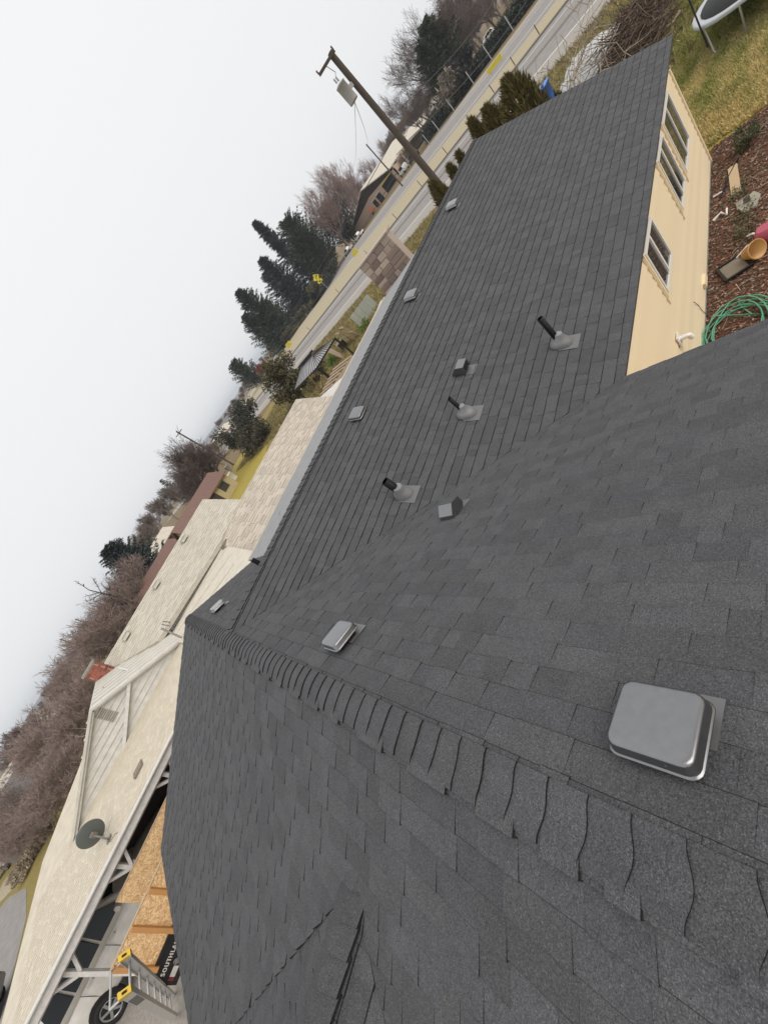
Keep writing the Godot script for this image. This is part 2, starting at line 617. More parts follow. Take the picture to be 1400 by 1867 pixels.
func build_house() -> void:
	var H := thing("house", "L-shaped house with charcoal shingle roof, roof vents and cream siding, in the foreground", "house")
	var a := atan(0.419)
	var ca := cos(a)
	var sa := sin(a)
	var J := Vector3(-0.19, 3.99, -6.095)
	var R0 := Vector3(-0.19, 3.99, 0)
	var Ln := 4.527
	var dc := Color(0.188, 0.192, 0.206)
	var slopes: Array = []
	# O, U, V, region
	slopes.append([R0, Vector3.FORWARD, Vector3(ca, -sa, 0), [Vector2(-3.5, 0), Vector2(6.095, 0), Vector2(1.92, Ln), Vector2(-3.5, Ln)], 0.006, 0.0115])
	slopes.append([R0, Vector3.FORWARD, Vector3(-ca, -sa, 0), [Vector2(-3.5, 0), Vector2(9.83, 0), Vector2(9.83, 4.49), Vector2(5.54, 4.49), Vector2(2.27, 0.943), Vector2(-1.0, 4.49), Vector2(-3.5, 4.49)], 0.005, 0.0105])
	slopes.append([J, Vector3.RIGHT, Vector3(0, -sa, ca), [Vector2(0, 0), Vector2(14.17, 0), Vector2(14.17, Ln), Vector2(4.175, Ln)], 0.0085, 0.013])
	slopes.append([R0, Vector3.FORWARD, Vector3(ca, -sa, 0), [Vector2(6.095, 0), Vector2(9.83, 0), Vector2(9.83, 4.05)], 0.005, 0.0085])
	var Pq := Vector3(-1.06, 3.625, -2.27)
	slopes.append([Pq, Vector3.LEFT, Vector3(0, -sa, ca), [Vector2(0, 0), Vector2(4.6, 0), Vector2(4.6, 3.545), Vector2(3.27, 3.545)], 0.008, 0.013])
	slopes.append([Pq, Vector3.LEFT, Vector3(0, -sa, -ca), [Vector2(0, 0), Vector2(4.6, 0), Vector2(4.6, 3.545), Vector2(3.27, 3.545)], 0.005, 0.009])
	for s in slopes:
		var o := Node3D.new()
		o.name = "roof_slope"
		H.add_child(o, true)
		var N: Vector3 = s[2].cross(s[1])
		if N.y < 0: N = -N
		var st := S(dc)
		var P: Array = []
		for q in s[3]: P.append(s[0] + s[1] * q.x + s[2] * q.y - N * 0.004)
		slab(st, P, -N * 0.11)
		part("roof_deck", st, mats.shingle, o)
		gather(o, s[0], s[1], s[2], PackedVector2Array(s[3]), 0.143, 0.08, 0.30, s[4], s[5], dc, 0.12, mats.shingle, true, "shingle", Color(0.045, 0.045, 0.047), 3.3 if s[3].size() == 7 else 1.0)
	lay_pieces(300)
	# the far side of the wing's ridge, and the low pitched rear roof that starts below it
	var back := S(dc)
	slab(back, [J, J + Vector3(14.17, 0, 0), J + Vector3(14.17, -1.75, -4.175), J + Vector3(4.175, -1.75, -4.175)], Vector3(0, -0.1, 0))
	part("roof_slope", back, mats.shingle, H)
	var rear := S()
	slab(rear, [Vector3(1.15, 3.955, -6.2), Vector3(9.45, 3.955, -6.2), Vector3(9.45, 3.715, -8.15), Vector3(1.27, 3.715, -8.15)], Vector3(0, -0.14, 0))
	part("rear_roof", rear, mats.rolled_roof, H)
	var fl := S()
	bx(fl, Vector3(5.36, 3.66, -8.17), Vector3(8.2, 0.16, 0.03))
	part("fascia", fl, mats.cream_metal, H)
	# caps
	var cap := Node3D.new()
	cap.name = "ridge"
	H.add_child(cap, true)
	ridge_caps(cap, Vector3(-0.19, 3.995, 1.2), Vector3.FORWARD, Vector3.RIGHT, 10.95, 0.107, 0.419, 0.143, mats.shingle, dc)
	var cap2 := Node3D.new()
	cap2.name = "ridge"
	H.add_child(cap2, true)
	ridge_caps(cap2, J + Vector3(0.12, 0.005, 0), Vector3.RIGHT, Vector3.BACK, 14.0, 0.107, 0.419, 0.143, mats.shingle, dc)
	var cap3 := Node3D.new()
	cap3.name = "ridge"
	H.add_child(cap3, true)
	ridge_caps(cap3, Pq + Vector3(-4.5, 0.022, 0), Vector3.RIGHT, Vector3.BACK, 4.5, 0.125, 0.419, 0.145, mats.shingle, dc * 0.9, 0.020)
	# valleys: a near black strip under the cut shingles of the porch gable
	for s in [-1, 1]:
		var v := S(Color(0.03, 0.03, 0.03))
		var e := Vector3(-3.27, -3.27 * 0.419, s * 3.27)
		var sd := Vector3(-0.03, 0.0, -s * 0.03)
		quadf(v, Pq + Vector3.UP * 0.002 - sd, Pq + Vector3.UP * 0.002 + sd, Pq + e + sd + Vector3.UP * 0.002, Pq + e - sd + Vector3.UP * 0.002, Vector3.UP)
		part("valley", v, mats.dark_hole, H)
	# fittings
	var VA := Vector3(ca, -sa, 0)
	var VB := Vector3(0, -sa, ca)
	box_vent(H, Vector3(0.171, 3.838, -0.67), VA, Vector3.FORWARD, 1.0, "large black box vent nearest the ridge caps in the foreground")
	box_vent(H, Vector3(0.209, 3.826, -3.04), VA, Vector3.FORWARD, 1.0, "box vent beside the ridge caps halfway along")
	box_vent(H, Vector3(0.209, 3.826, -7.94), VA, Vector3.FORWARD, 1.0, "box vent on the far strip of roof beyond the second ridge")
	box_vent(H, Vector3(3.86, 3.746, -5.521), VB, Vector3.RIGHT, 1.0, "box vent nearest to us of the three below the second ridge")
	box_vent(H, Vector3(7.01, 3.776, -5.581), VB, Vector3.RIGHT, 1.0, "middle box vent of the three below the second ridge")
	box_vent(H, Vector3(10.34, 3.806, -5.651), VB, Vector3.RIGHT, 1.0, "farthest box vent of the three below the second ridge")
	exhaust_hood(H, Vector3(1.847, 3.135, -3.03), VA, Vector3.FORWARD, 1.0, "square black exhaust hood beside the valley")
	exhaust_hood(H, Vector3(4.55, 3.085, -3.933), VB, Vector3.RIGHT, 1.0, "small wedge exhaust hood in the middle of the far slope")
	vent_pipe(H, Vector3(4.75, 2.55, -2.65), VB, Vector3.RIGHT, 0.038, 0.50, "tall black vent pipe highest up the picture")
	vent_pipe(H, Vector3(3.65, 2.96, -3.63), VB, Vector3.RIGHT, 0.030, 0.36, "thin black vent pipe in the middle of the slope")
	vent_pipe(H, Vector3(2.31, 3.17, -4.13), VB, Vector3.RIGHT, 0.056, 0.34, "thick black vent pipe nearest the valley")
	var stub := S()
	rod(stub, Vector3(1.04, 3.85, -6.53), Vector3(1.05, 4.03, -6.56), 0.04, 12)
	part("stub_pipe", stub, mats.black_pipe, H)
	# walls
	var w := S()
	slab(w, [Vector3(4.0, -0.2, -1.99), Vector3(12.57, -0.2, -1.99), Vector3(12.57, 2.12, -1.99), Vector3(4.0, 2.12, -1.99)], Vector3(0, 0, -0.15))
	slab(w, [Vector3(12.57, -0.2, -2.14), Vector3(12.57, -0.2, -10.2), Vector3(12.57, 2.2, -10.2), Vector3(12.57, 3.93, -6.1), Vector3(12.57, 2.2, -2.14)], Vector3(-0.15, 0, 0))
	slab(w, [Vector3(12.42, -0.2, -10.2), Vector3(0, -0.2, -10.2), Vector3(0, 2.2, -10.2), Vector3(12.42, 2.2, -10.2)], Vector3(0, 0, 0.15))
	slab(w, [Vector3(3.9, -0.2, 3.2), Vector3(3.9, -0.2, -1.99), Vector3(3.9, 2.2, -1.99), Vector3(3.9, 2.2, 3.2)], Vector3(-0.15, 0, 0))
	slab(w, [Vector3(-4.0, -0.2, 3.2), Vector3(-4.0, -0.2, -9.5), Vector3(-4.0, 2.2, -9.5), Vector3(-4.0, 2.2, 3.2)], Vector3(0.15, 0, 0))
	slab(w, [Vector3(-3.85, -0.2, -9.5), Vector3(3.5, -0.2, -9.5), Vector3(3.5, 2.35, -9.5), Vector3(-0.19, 3.86, -9.5), Vector3(-3.85, 2.3, -9.5)], Vector3(0, 0, 0.15))
	slab(w, [Vector3(-3.85, -0.2, 3.2), Vector3(3.75, -0.2, 3.2), Vector3(3.75, 2.2, 3.2), Vector3(-0.19, 3.86, 3.2), Vector3(-3.85, 2.3, 3.2)], Vector3(0, 0, -0.15))
	var wall := part("wall", w, mats.cream_siding, H)
	var cn := S()
	for i in 14:   # the lap siding of the long wall that faces us
		var y := 0.02 + i * 0.151
		var b := S(tint(Color(0.97, 0.97, 0.97), 0.035))
		var z := -1.985
		var P := [Vector3(4.0, y, z + 0.020), Vector3(12.575, y, z + 0.020), Vector3(12.575, y + 0.155, z + 0.001), Vector3(4.0, y + 0.155, z + 0.001)]
		slab(b, P, Vector3(0, 0, -0.019))
		part("siding_board", b, mats.cream_siding, wall)
	bx(cn, Vector3(12.585, 1.04, -1.99), Vector3(0.09, 2.16, 0.09))
	part("corner_board", cn, mats.cream_siding, H)
	var ft := S()
	bx(ft, Vector3(8.3, 0.0, -1.975), Vector3(8.6, 0.1, 0.03))
	part("foundation", ft, mats.concrete, H)
	window_unit(H, 10.32, 11.62, 1.10, 2.12, -1.958)
	window_unit(H, 9.02, 9.95, 1.14, 2.12, -1.958)
	window_unit(H, 6.48, 7.42, 1.38, 2.12, -1.958)
	# the bits on the wall
	var e1 := S()
	var ep := Vector3(5.9, 0.95, -1.95)
	tube(e1, [ep, ep + Vector3(0, 0, 0.09), ep + Vector3(0.01, -0.01, 0.12), ep + Vector3(0.02, -0.08, 0.135)], [0.034, 0.034, 0.038, 0.038], 12)
	bx(e1, ep + Vector3(0, 0, 0.005), Vector3(0.16, 0.16, 0.02))
	part("exhaust_elbow", e1, mats.white_vinyl, H)
	var e2 := S()
	var hp := Vector3(8.2, 0.15, -1.95)
	bx(e2, hp, Vector3(0.30, 0.09, 0.05))
	part("meter_box", e2, mats.cream_siding, H)
	var e3 := S()
	var fp := Vector3(7.92, 0.05, -1.93)
	rod(e3, fp, fp + Vector3(0, 0, 0.10), 0.012); rod(e3, fp + Vector3(0, 0.05, 0.07), fp + Vector3(0, -0.05, 0.07), 0.014); rod(e3, fp + Vector3(-0.03, 0.05, 0.07), fp + Vector3(0.03, 0.05, 0.07), 0.02)
	part("hose_tap", e3, mats.old_metal, H)
	var e4 := S()
	tube(e4, [Vector3(7.24, 0.51, -1.96), Vector3(7.34, 0.34, -1.96), Vector3(7.37, 0.18, -1.96), Vector3(7.47, 0, -1.96)], [0.006, 0.006, 0.006, 0.006], 5)
	part("cable", e4, mats.grey_vinyl, H)
	var mast := S()
	var mp := Vector3(4.5, 3.72, -7.9)
	tube(mast, [Vector3(2.15, 3.78, -7), Vector3(2.2, 3.82, -7.2), Vector3(2.08, 3.85, -7.03), Vector3(2, 3.8, -6.81)], [0.02, 0.02, 0.02, 0.02], 6)
	tube(mast, [Vector3(2.1, 3.8, -6.94), Vector3(2.36, 3.76, -6.95), Vector3(2.89, 3.76, -7.18), Vector3(3.29, 3.76, -7.19)], [0.008, 0.008, 0.008, 0.008], 5)
	part("conduit", mast, mats.old_metal, H)

func build_stone_chimney() -> void:
	var A := Vector3(11.11, 4.55, -9.46)
	var B := Vector3(11.38, 4.55, -8.13)
	var d := (B - A)
	d.y = 0
	var W := d.length()
	var t := thing("stone_chimney", "broad chimney faced with tan and brown stone blocks behind the dark ridge", "chimney", Vector3(A.x, 0, A.z), atan2(-d.z, d.x))
	var c := S()
	bx(c, Vector3(W * 0.5, 2.27, -0.2), Vector3(W - 0.02, 4.54, 0.36))
	part("mortar_core", c, mats.mortar, t)
	var cp := S(Color(0.55, 0.45, 0.37))
	bx(cp, Vector3(W * 0.5, 4.56, -0.2), Vector3(W + 0.06, 0.05, 0.46))
	part("coping", cp, mats.stone, t)
	var pal := [Color(0.40, 0.29, 0.235), Color(0.55, 0.43, 0.345), Color(0.29, 0.21, 0.175), Color(0.62, 0.50, 0.41), Color(0.47, 0.34, 0.28), Color(0.36, 0.28, 0.24)]
	var y := 4.53
	while y > 3.0:
		var hh: float = [0.17, 0.23, 0.13, 0.2][rng.randi() % 4]
		var x := 0.0
		while x < W - 0.02:
			var ww := minf(rng.randf_range(0.2, 0.46), W - x)
			if W - x - ww < 0.12: ww = W - x
			var b := S(tint(pal[rng.randi() % 6], 0.15))
			var pr := rng.randf_range(0.012, 0.03)
			loft(b, [rounded(ww - 0.018, hh - 0.018, 0.012, 0.0, Transform3D(Basis(Vector3.RIGHT, PI / 2), Vector3(x + ww / 2, y - hh / 2, -0.02))), rounded(ww - 0.02, hh - 0.02, 0.014, pr, Transform3D(Basis(Vector3.RIGHT, PI / 2), Vector3(x + ww / 2, y - hh / 2, -0.02))), rounded(ww - 0.05, hh - 0.05, 0.012, pr + 0.008, Transform3D(Basis(Vector3.RIGHT, PI / 2), Vector3(x + ww / 2, y - hh / 2, -0.02)))], true, false)
			part("stone", b, mats.stone, t)
			x += ww
		y -= hh

# ---------- the white house next door ----------
func build_white_house() -> void:
	var t := thing("white_house", "white house next door with pale cream roofs, a siding gable and a carport", "house", Vector3(0, 0, 0))
	# main roof facing us
	var cr := Color(0.62, 0.585, 0.50)
	var n2 := Node3D.new(); n2.name = "roof"; t.add_child(n2, true)
	var s2 := 0.34
	var a := atan(s2)
	var O := Vector3(0, 4.3, -21.0)
	var V := Vector3(0, -sin(a), cos(a))
	var pts: Array = [Vector3(4.98, 4.31, -21.03), Vector3(4.97, 3.11, -17.5), Vector3(2.94, 3.08, -17.4), Vector3(-0.72, 3.22, -17.81), Vector3(-1.28, 3.24, -17.89), Vector3(-1.45, 3.24, -17.88), Vector3(-3.23, 4.03, -20.2), Vector3(-3.2, 4.29, -20.96)]
	var rg := PackedVector2Array()
	for q in pts: rg.append(Vector2(q.x - O.x, (q - O).dot(V)))
	var st := S()
	slab(st, pts, Vector3(0, -0.15, 0))
	part("roof_deck", st, mats.cream_roof, n2)
	gather(n2, O, Vector3.RIGHT, V, rg, 0.20, 0.22, 0.4, 0.02, 0.035, cr, 0.1, mats.cream_roof_v, false)
	# nearer lower roof
	var n3 := Node3D.new(); n3.name = "roof"; t.add_child(n3, true)
	var O3 := Vector3(0, 3.1, -17.4)
	var a3 := atan(0.22)
	var V3 := Vector3(0, -sin(a3), cos(a3))
	var p3: Array = [Vector3(10.94, 3.19, -17.79), Vector3(9.88, 2.35, -14), Vector3(6.15, 2.23, -13.44), Vector3(2.41, 2.36, -14.05), Vector3(2.72, 3.02, -17.01), Vector3(4.48, 3.15, -17.65)]
	var rg3 := PackedVector2Array()
	for q in p3: rg3.append(Vector2(q.x, (q - O3).dot(V3)))
	var st3 := S()
	slab(st3, p3, Vector3(0, -0.18, 0))
	part("roof_deck", st3, mats.cream_roof, n3)
	gather(n3, O3, Vector3.RIGHT, V3, rg3, 0.24, 0.28, 0.5, 0.02, 0.045, Color(0.60, 0.54, 0.46), 0.12, mats.cream_roof_v, false)
	lay_pieces(0)
	var e3 := S()
	bar(e3, p3[4] + Vector3(0, -0.1, 0), p3[3] + Vector3(0, -0.1, 0), 0.06, 0.22)
	part("rake_board", e3, mats.tan_wood, t)
	var bxx := S()
	bx(bxx, p3[4] + Vector3(0.05, -0.1, 0.15), Vector3(0.34, 0.24, 0.3), Basis(Vector3.UP, 0.6))
	part("eave_box", bxx, mats.weathered_wood, t)
	# flat pale roof strip beyond, past the end of that roof
	var f4 := S()
	slab(f4, [Vector3(9.1, 2.62, -12.86), Vector3(11.47, 2.62, -12.73), Vector3(15.36, 2.62, -13.54), Vector3(13.28, 2.62, -11.38), Vector3(7.87, 2.62, -10.71), Vector3(5.29, 2.62, -10.07)], Vector3(0, -0.12, 0))
	part("porch_roof", f4, mats.cream_metal, t)
	# low pale metal roof between the main eave and our roof
	var lo: Array = [Vector3(2.64, 2.9, -16.06), Vector3(2.09, 2.9, -11.38), Vector3(1.22, 2.9, -11.41), Vector3(-0.84, 2.9, -13.65), Vector3(-1.08, 2.9, -15.46), Vector3(-1.47, 2.9, -20.57), Vector3(-0.81, 2.9, -20.26), Vector3(3.08, 2.9, -18.5)]
	var f5 := S()
	slab(f5, lo, Vector3(0, -0.1, 0))
	part("metal_roof", f5, mats.cream_metal, t)
	var sm := S()
	for k in 5:
		var f := (k + 0.5) / 5.0
		bar(sm, (lo[7] as Vector3).lerp(lo[2], f) + Vector3.UP * 0.012, (lo[6] as Vector3).lerp(lo[3], f) + Vector3.UP * 0.012, 0.03, 0.025)
	part("roof_seam", sm, mats.cream_metal, t)
	# the gable: wall, siding, rakes, roof
	var zg := -15.9
	var ap := Vector3(-3.69, 4.24, -15.9)
	var rr := Vector3(-0.95, 2.86, -15.9)
	var le := Vector3(-6.99, 2.84, -15.9)
	var g := S()
	var br := Vector3(rr.x + 0.8, 0, zg)
	slab(g, [Vector3(le.x, 0, zg), br, Vector3(br.x, rr.y - 0.42, zg), ap, le], Vector3(0, 0, -0.15))
	var wall := part("wall", g, mats.white_siding, t)
	for i in 9:
		var y := 2.62 + i * 0.19
		var x0 := lerpf(le.x, ap.x, clampf((y + 0.12 - le.y) / (ap.y - le.y), 0, 1))
		var x1 := lerpf(br.x, ap.x, clampf((y + 0.12 - rr.y + 0.42) / (ap.y - rr.y + 0.42), 0, 1))
		if x1 - x0 < 0.15: break
		var b := S(tint(Color.WHITE, 0.02))
		slab(b, [Vector3(x0, y, zg + 0.035), Vector3(x1, y, zg + 0.035), Vector3(x1, y + 0.195, zg + 0.008), Vector3(x0, y + 0.195, zg + 0.008)], Vector3(0, 0, -0.03))
		part("siding_board", b, mats.white_siding, wall)
	var rk := S()
	bar(rk, ap + Vector3(0, -0.04, 0.09), Vector3(br.x, rr.y - 0.46, zg + 0.09), 0.12, 0.14)
	part("rake_board", rk, mats.white_paint, t)
	rk = S()
	bar(rk, ap + Vector3(0, -0.04, 0.09), le + Vector3(0, -0.04, 0.09), 0.12, 0.14)
	part("rake_board", rk, mats.white_paint, t)
	var gr := S()
	var zb := -21.2
	slab(gr, [ap + Vector3(0, 0.03, 0.22), Vector3(br.x, rr.y - 0.39, zg + 0.22), Vector3(br.x, rr.y - 0.39, zb), Vector3(ap.x, ap.y + 0.03, zb)], Vector3(0, -0.08, 0))
	slab(gr, [ap + Vector3(0, 0.03, 0.22), Vector3(ap.x, ap.y + 0.03, zb), Vector3(le.x - 0.3, le.y - 0.08, zb), Vector3(le.x - 0.3, le.y - 0.08, zg + 0.22)], Vector3(0, -0.08, 0))
	part("roof", gr, mats.white_metal, t)
	for k in 9:
		var s := S()
		var z := zg - 0.3 - k * 0.55
		bar(s, Vector3(ap.x + 0.05, ap.y + 0.03, z), Vector3(br.x, rr.y - 0.38, z), 0.03, 0.03)
		part("roof_seam", s, mats.white_metal, t)
	var lv := S()
	var lc := Vector3(-3.73, 3.75, -15.85)
	for k in 9:
		bx(lv, lc + Vector3(0, 0.062 * (k - 4), 0), Vector3(0.30, 0.022, 0.012))
	part("gable_vent", lv, mats.weathered_wood, t, "stuff")
	var dsp := S()
	bar(dsp, Vector3(-2.58, 3.71, -15.8), Vector3(-4.6, 2.76, -15.8), 0.09, 0.10)
	part("downspout", dsp, mats.white_paint, t)
	var slit := S()
	bx(slit, Vector3(-3.46, 4.1, -17.57), Vector3(0.12, 0.05, 0.42), Basis(Vector3.UP, 0.5))
	part("roof_slot", slit, mats.dark_hole, t)
	# brick chimney behind the ridge
	var cb := Vector3(-3.18, 4.1, -19.75)
	var ct := Vector3(-3.4, 4.72, -19.71)
	var ch := Node3D.new(); ch.name = "chimney"; t.add_child(ch, true)
	ch.position = Vector3(cb.x - 0.15, cb.y - 0.6, cb.z - 0.1)
	var hh := ct.y - cb.y + 0.6
	var cc := S()
	bx(cc, Vector3(0, hh * 0.5, 0), Vector3(0.56, hh, 0.46))
	part("mortar_core", cc, mats.mortar, ch)
	var bk := S()
	for k in int(hh / 0.13):
		for q in 3:
			for f in [[Vector3(0, 0, 1), 0.57, 0.23], [Vector3(1, 0, 0), 0.47, 0.28], [Vector3(-1, 0, 0), 0.47, 0.28], [Vector3(0, 0, -1), 0.57, 0.23]]:
				bk.set_color(tint(Color(0.28, 0.085, 0.055), 0.35))
				var n: Vector3 = f[0]
				var u := Vector3.UP.cross(n)
				bx(bk, n * f[2] + u * f[1] * ((q - 1) / 3.0 + (0.06 if k % 2 else -0.06)) * 0.9 + Vector3(0, k * 0.13 + 0.065, 0), Vector3(0.045 if absf(n.x) > 0.5 else f[1] / 3.0 - 0.025, 0.105, 0.045 if absf(n.z) > 0.5 else f[1] / 3.0 - 0.025))
	part("brick_field", bk, mats.plain_v, ch, "stuff")
	var ck := S()
	bx(ck, Vector3(0, hh + 0.03, 0), Vector3(0.66, 0.08, 0.56))
	part("chimney_cap", ck, mats.concrete, ch)
	# vents on the main roof
	for p in [Vector3(2.76, 4.06, -20.29), Vector3(0.45, 4.07, -20.32), Vector3(-1.85, 4.05, -20.27)]:
		var v := S()
		bx(v, p + Vector3(0, 0.12, 0), Vector3(0.34, 0.16, 0.34))
		bx(v, p + Vector3(0, 0.22, 0), Vector3(0.42, 0.04, 0.42))
		part("roof_vent", v, mats.white_metal, t)
	# lean-to carport
	var lp: Array = [Vector3(-0.33, 2.91, -16.65), Vector3(-3.23, 2.43, -11.2), Vector3(-3.61, 2.49, -11.9), Vector3(-5.04, 2.52, -12.2), Vector3(-8.27, 2.54, -12.51), Vector3(-9.3, 2.52, -12.25), Vector3(-9.5, 2.65, -13.73), Vector3(-8.46, 3.01, -17.8), Vector3(-6.7, 3.19, -19.85), Vector3(-5.2, 3.29, -21.0), Vector3(-5.2, 2.9, -16.6), Vector3(-0.2, 2.83, -15.8)]
	var l := S()
	slab(l, [Vector3(0.6, 2.52, -12.25), Vector3(-9.2, 2.52, -12.25), lp[6], lp[7], lp[8], Vector3(-6.1, 3.26, -20.7), Vector3(-5.6, 2.88, -16.3), Vector3(0.6, 2.86, -16.1)], Vector3(0, -0.09, 0))
	part("carport_roof", l, mats.lean_roof, t)
	var ce := S()
	slab(ce, [Vector3(0.5, 2.41, -12.5), Vector3(-9.0, 2.41, -12.5), Vector3(-7.2, 2.72, -15.85), Vector3(0.5, 2.72, -15.85)], Vector3(0, -0.02, 0))
	part("carport_bounce_slab", ce, mats.white_paint, t)  # unseen slab added under the roof, white to bounce light at the car
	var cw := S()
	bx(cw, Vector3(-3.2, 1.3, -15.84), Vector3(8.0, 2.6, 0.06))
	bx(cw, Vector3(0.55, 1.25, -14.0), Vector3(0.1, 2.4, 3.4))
	part("carport_shade_wall", cw, mats.dark_brown, t)  # dark brown stands in for carport shade; end wall added to darken it
	var rows := S()
	for k in 26:   # the small ribs that run along the carport roof
		var z := -12.42 - k * 0.135
		var x := -9.0 + k * 0.02
		while x < 0.4:
			var ln := rng.randf_range(0.10, 0.3)
			rows.set_color(tint(Color(0.56, 0.515, 0.42), 0.05))
			bx(rows, Vector3(x + ln / 2, 2.52 + (-12.25 - z) * 0.0885 + 0.004, z), Vector3(ln, 0.008, 0.03))
			x += ln + rng.randf_range(0.04, 0.12)
	part("roof_rib_field", rows, mats.plain_v, t, "stuff")
	var fa := S()
	bx(fa, Vector3(-4.3, 2.42, -12.20), Vector3(9.9, 0.21, 0.04))
	bx(fa, Vector3(-4.3, 2.535, -12.16), Vector3(9.9, 0.03, 0.14))
	part("fascia", fa, mats.white_paint, t)
	fa = S()
	bx(fa, Vector3(-4.3, 2.34, -12.4), Vector3(9.9, 0.20, 0.10))
	part("beam", fa, mats.white_paint, t)
	for x in [-5.83, -7.79, -3.87, -1.9]:
		var po := S()
		bx(po, Vector3(x, 1.13, -12.4), Vector3(0.095, 2.26, 0.095))
		part("post", po, mats.white_paint, t)
		for s in [-1, 1]:
			var bc := S()
			bar(bc, Vector3(x + s * 0.04, 1.93, -12.4), Vector3(x + s * 0.33, 2.27, -12.4), 0.07, 0.07)
			part("brace", bc, mats.white_paint, t)
	var sk := S()
	bx(sk, Vector3(-4.18, 2.62, -13.37) + Vector3(0, 0.02, 0), Vector3(0.36, 0.05, 0.36))
	part("roof_hatch", sk, mats.weathered_wood, t)
	# walls that close the house
	var ww := S()
	bx(ww, Vector3(-1.0, 1.4, -21.2), Vector3(12.4, 2.8, 6.0))
	bx(ww, Vector3(6.8, 1.2, -17.0), Vector3(9.4, 2.2, 5.6))
	part("wall", ww, mats.white_siding, t)
	var pm := S()
	rod(pm, Vector3(-0.9, 2.98, -15.17), Vector3(-0.87, 3.64, -15.58), 0.035)
	tube(pm, [Vector3(-0.74, 3.7, -15.48), Vector3(-0.7, 3.43, -15.48), Vector3(-0.59, 3.51, -15.49), Vector3(-0.65, 3.72, -15.49)], [0.02, 0.02, 0.02, 0.02], 5)
	part("service_mast", pm, mats.old_metal, t)
	var wp := S()
	rod(wp, Vector3(-2.57, 3.7, -17.15), Vector3(-2.71, 3.95, -18.03), 0.03)
	part("vent_pipe", wp, mats.white_paint, t)

func build_dish() -> void:
	var f := Vector3(-5.55, 2.58, -12.87)
	var c := Vector3(-5.56, 2.97, -13)
	var t := thing("satellite_dish", "dark grey oval satellite dish on the edge of the carport roof", "satellite dish", f)
	var o := c - f
	var s := S()
	var ax := (Vector3(-0.25, 0.35, -0.9)).normalized()      # the way the dish faces: away from us
	var u := Vector3.UP.cross(ax).normalized()
	var v := ax.cross(u)
	var rings: Array = []
	for q in [[0.02, 0.0], [0.14, 0.012], [0.24, 0.04], [0.31, 0.075], [0.325, 0.085], [0.325, 0.095], [0.305, 0.088], [0.2, 0.04], [0.02, 0.012]]:
		var ring := PackedVector3Array()
		for k in 28:
			var a := TAU * k / 28
			ring.append(o + (u * cos(a) * 0.92 + v * sin(a)) * q[0] + ax * q[1])
		rings.append(ring)
	loft(s, rings)
	part("reflector", s, mats.dish_grey, t)
	var m := S()
	tube(m, [Vector3.ZERO, Vector3(0, 0.10, 0), o - ax * 0.08], [0.025, 0.025, 0.025], 8)
	bx(m, o - ax * 0.05, Vector3(0.12, 0.12, 0.09), Basis(u, v, ax))
	bx(m, Vector3(0, 0.01, 0), Vector3(0.16, 0.02, 0.16))
	part("mount", m, mats.old_metal, t)
	var arm := S()
	rod(arm, o - v * 0.28 - ax * 0.02, o - v * 0.36 + ax * 0.42, 0.014)
	bx(arm, o - v * 0.33 + ax * 0.44, Vector3(0.09, 0.09, 0.12))
	part("feed_arm", arm, mats.old_metal, t)
	var cb := S()
	tube(cb, [Vector3(0.02, 0.05, 0.05), Vector3(0.05, 0.01, 0.25), Vector3(0.25, 0.0, 0.3), Vector3(0.3, -0.05, 0.36)], [0.006, 0.006, 0.006, 0.006], 5)
	part("cable", cb, mats.black_pipe, t)

# ---------- vehicles ----------
func wheel(t: Node3D, p: Vector3, r: float, w: float, s: float) -> void:   # s: which side the rim shows on
	var o := Node3D.new()
	o.name = "wheel"
	t.add_child(o, true)
	o.position = p
	var T := Transform3D(Basis(Vector3.RIGHT, PI / 2 * s), Vector3.ZERO)
	var a := S()
	lathe(a, T, [Vector2(r * 0.62, -w * 0.5), Vector2(r * 0.93, -w * 0.5), Vector2(r, -w * 0.32), Vector2(r, w * 0.32), Vector2(r * 0.94, w * 0.5), Vector2(r * 0.68, w * 0.5), Vector2(r * 0.66, w * 0.36)], 28)
	part("tyre", a, mats.rubber, o)
	var b := S()
	lathe(b, T, [Vector2(r * 0.60, w * 0.30), Vector2(r * 0.68, w * 0.47), Vector2(r * 0.64, w * 0.49), Vector2(r * 0.58, w * 0.34), Vector2(r * 0.3, w * 0.18)], 28)
	for k in 5:
		var q := TAU * k / 5
		var d := Vector3(cos(q), 0, sin(q))
		bar(b, T * (d * r * 0.1 + Vector3(0, w * 0.40, 0)), T * (d * r * 0.62 + Vector3(0, w * 0.42, 0)), r * 0.17, r * 0.08, T.basis.y)
	lathe(b, T, [Vector2(r * 0.16, w * 0.3), Vector2(r * 0.15, w * 0.46), Vector2(r * 0.05, w * 0.48)], 14)
	part("rim", b, mats.alloy, o)

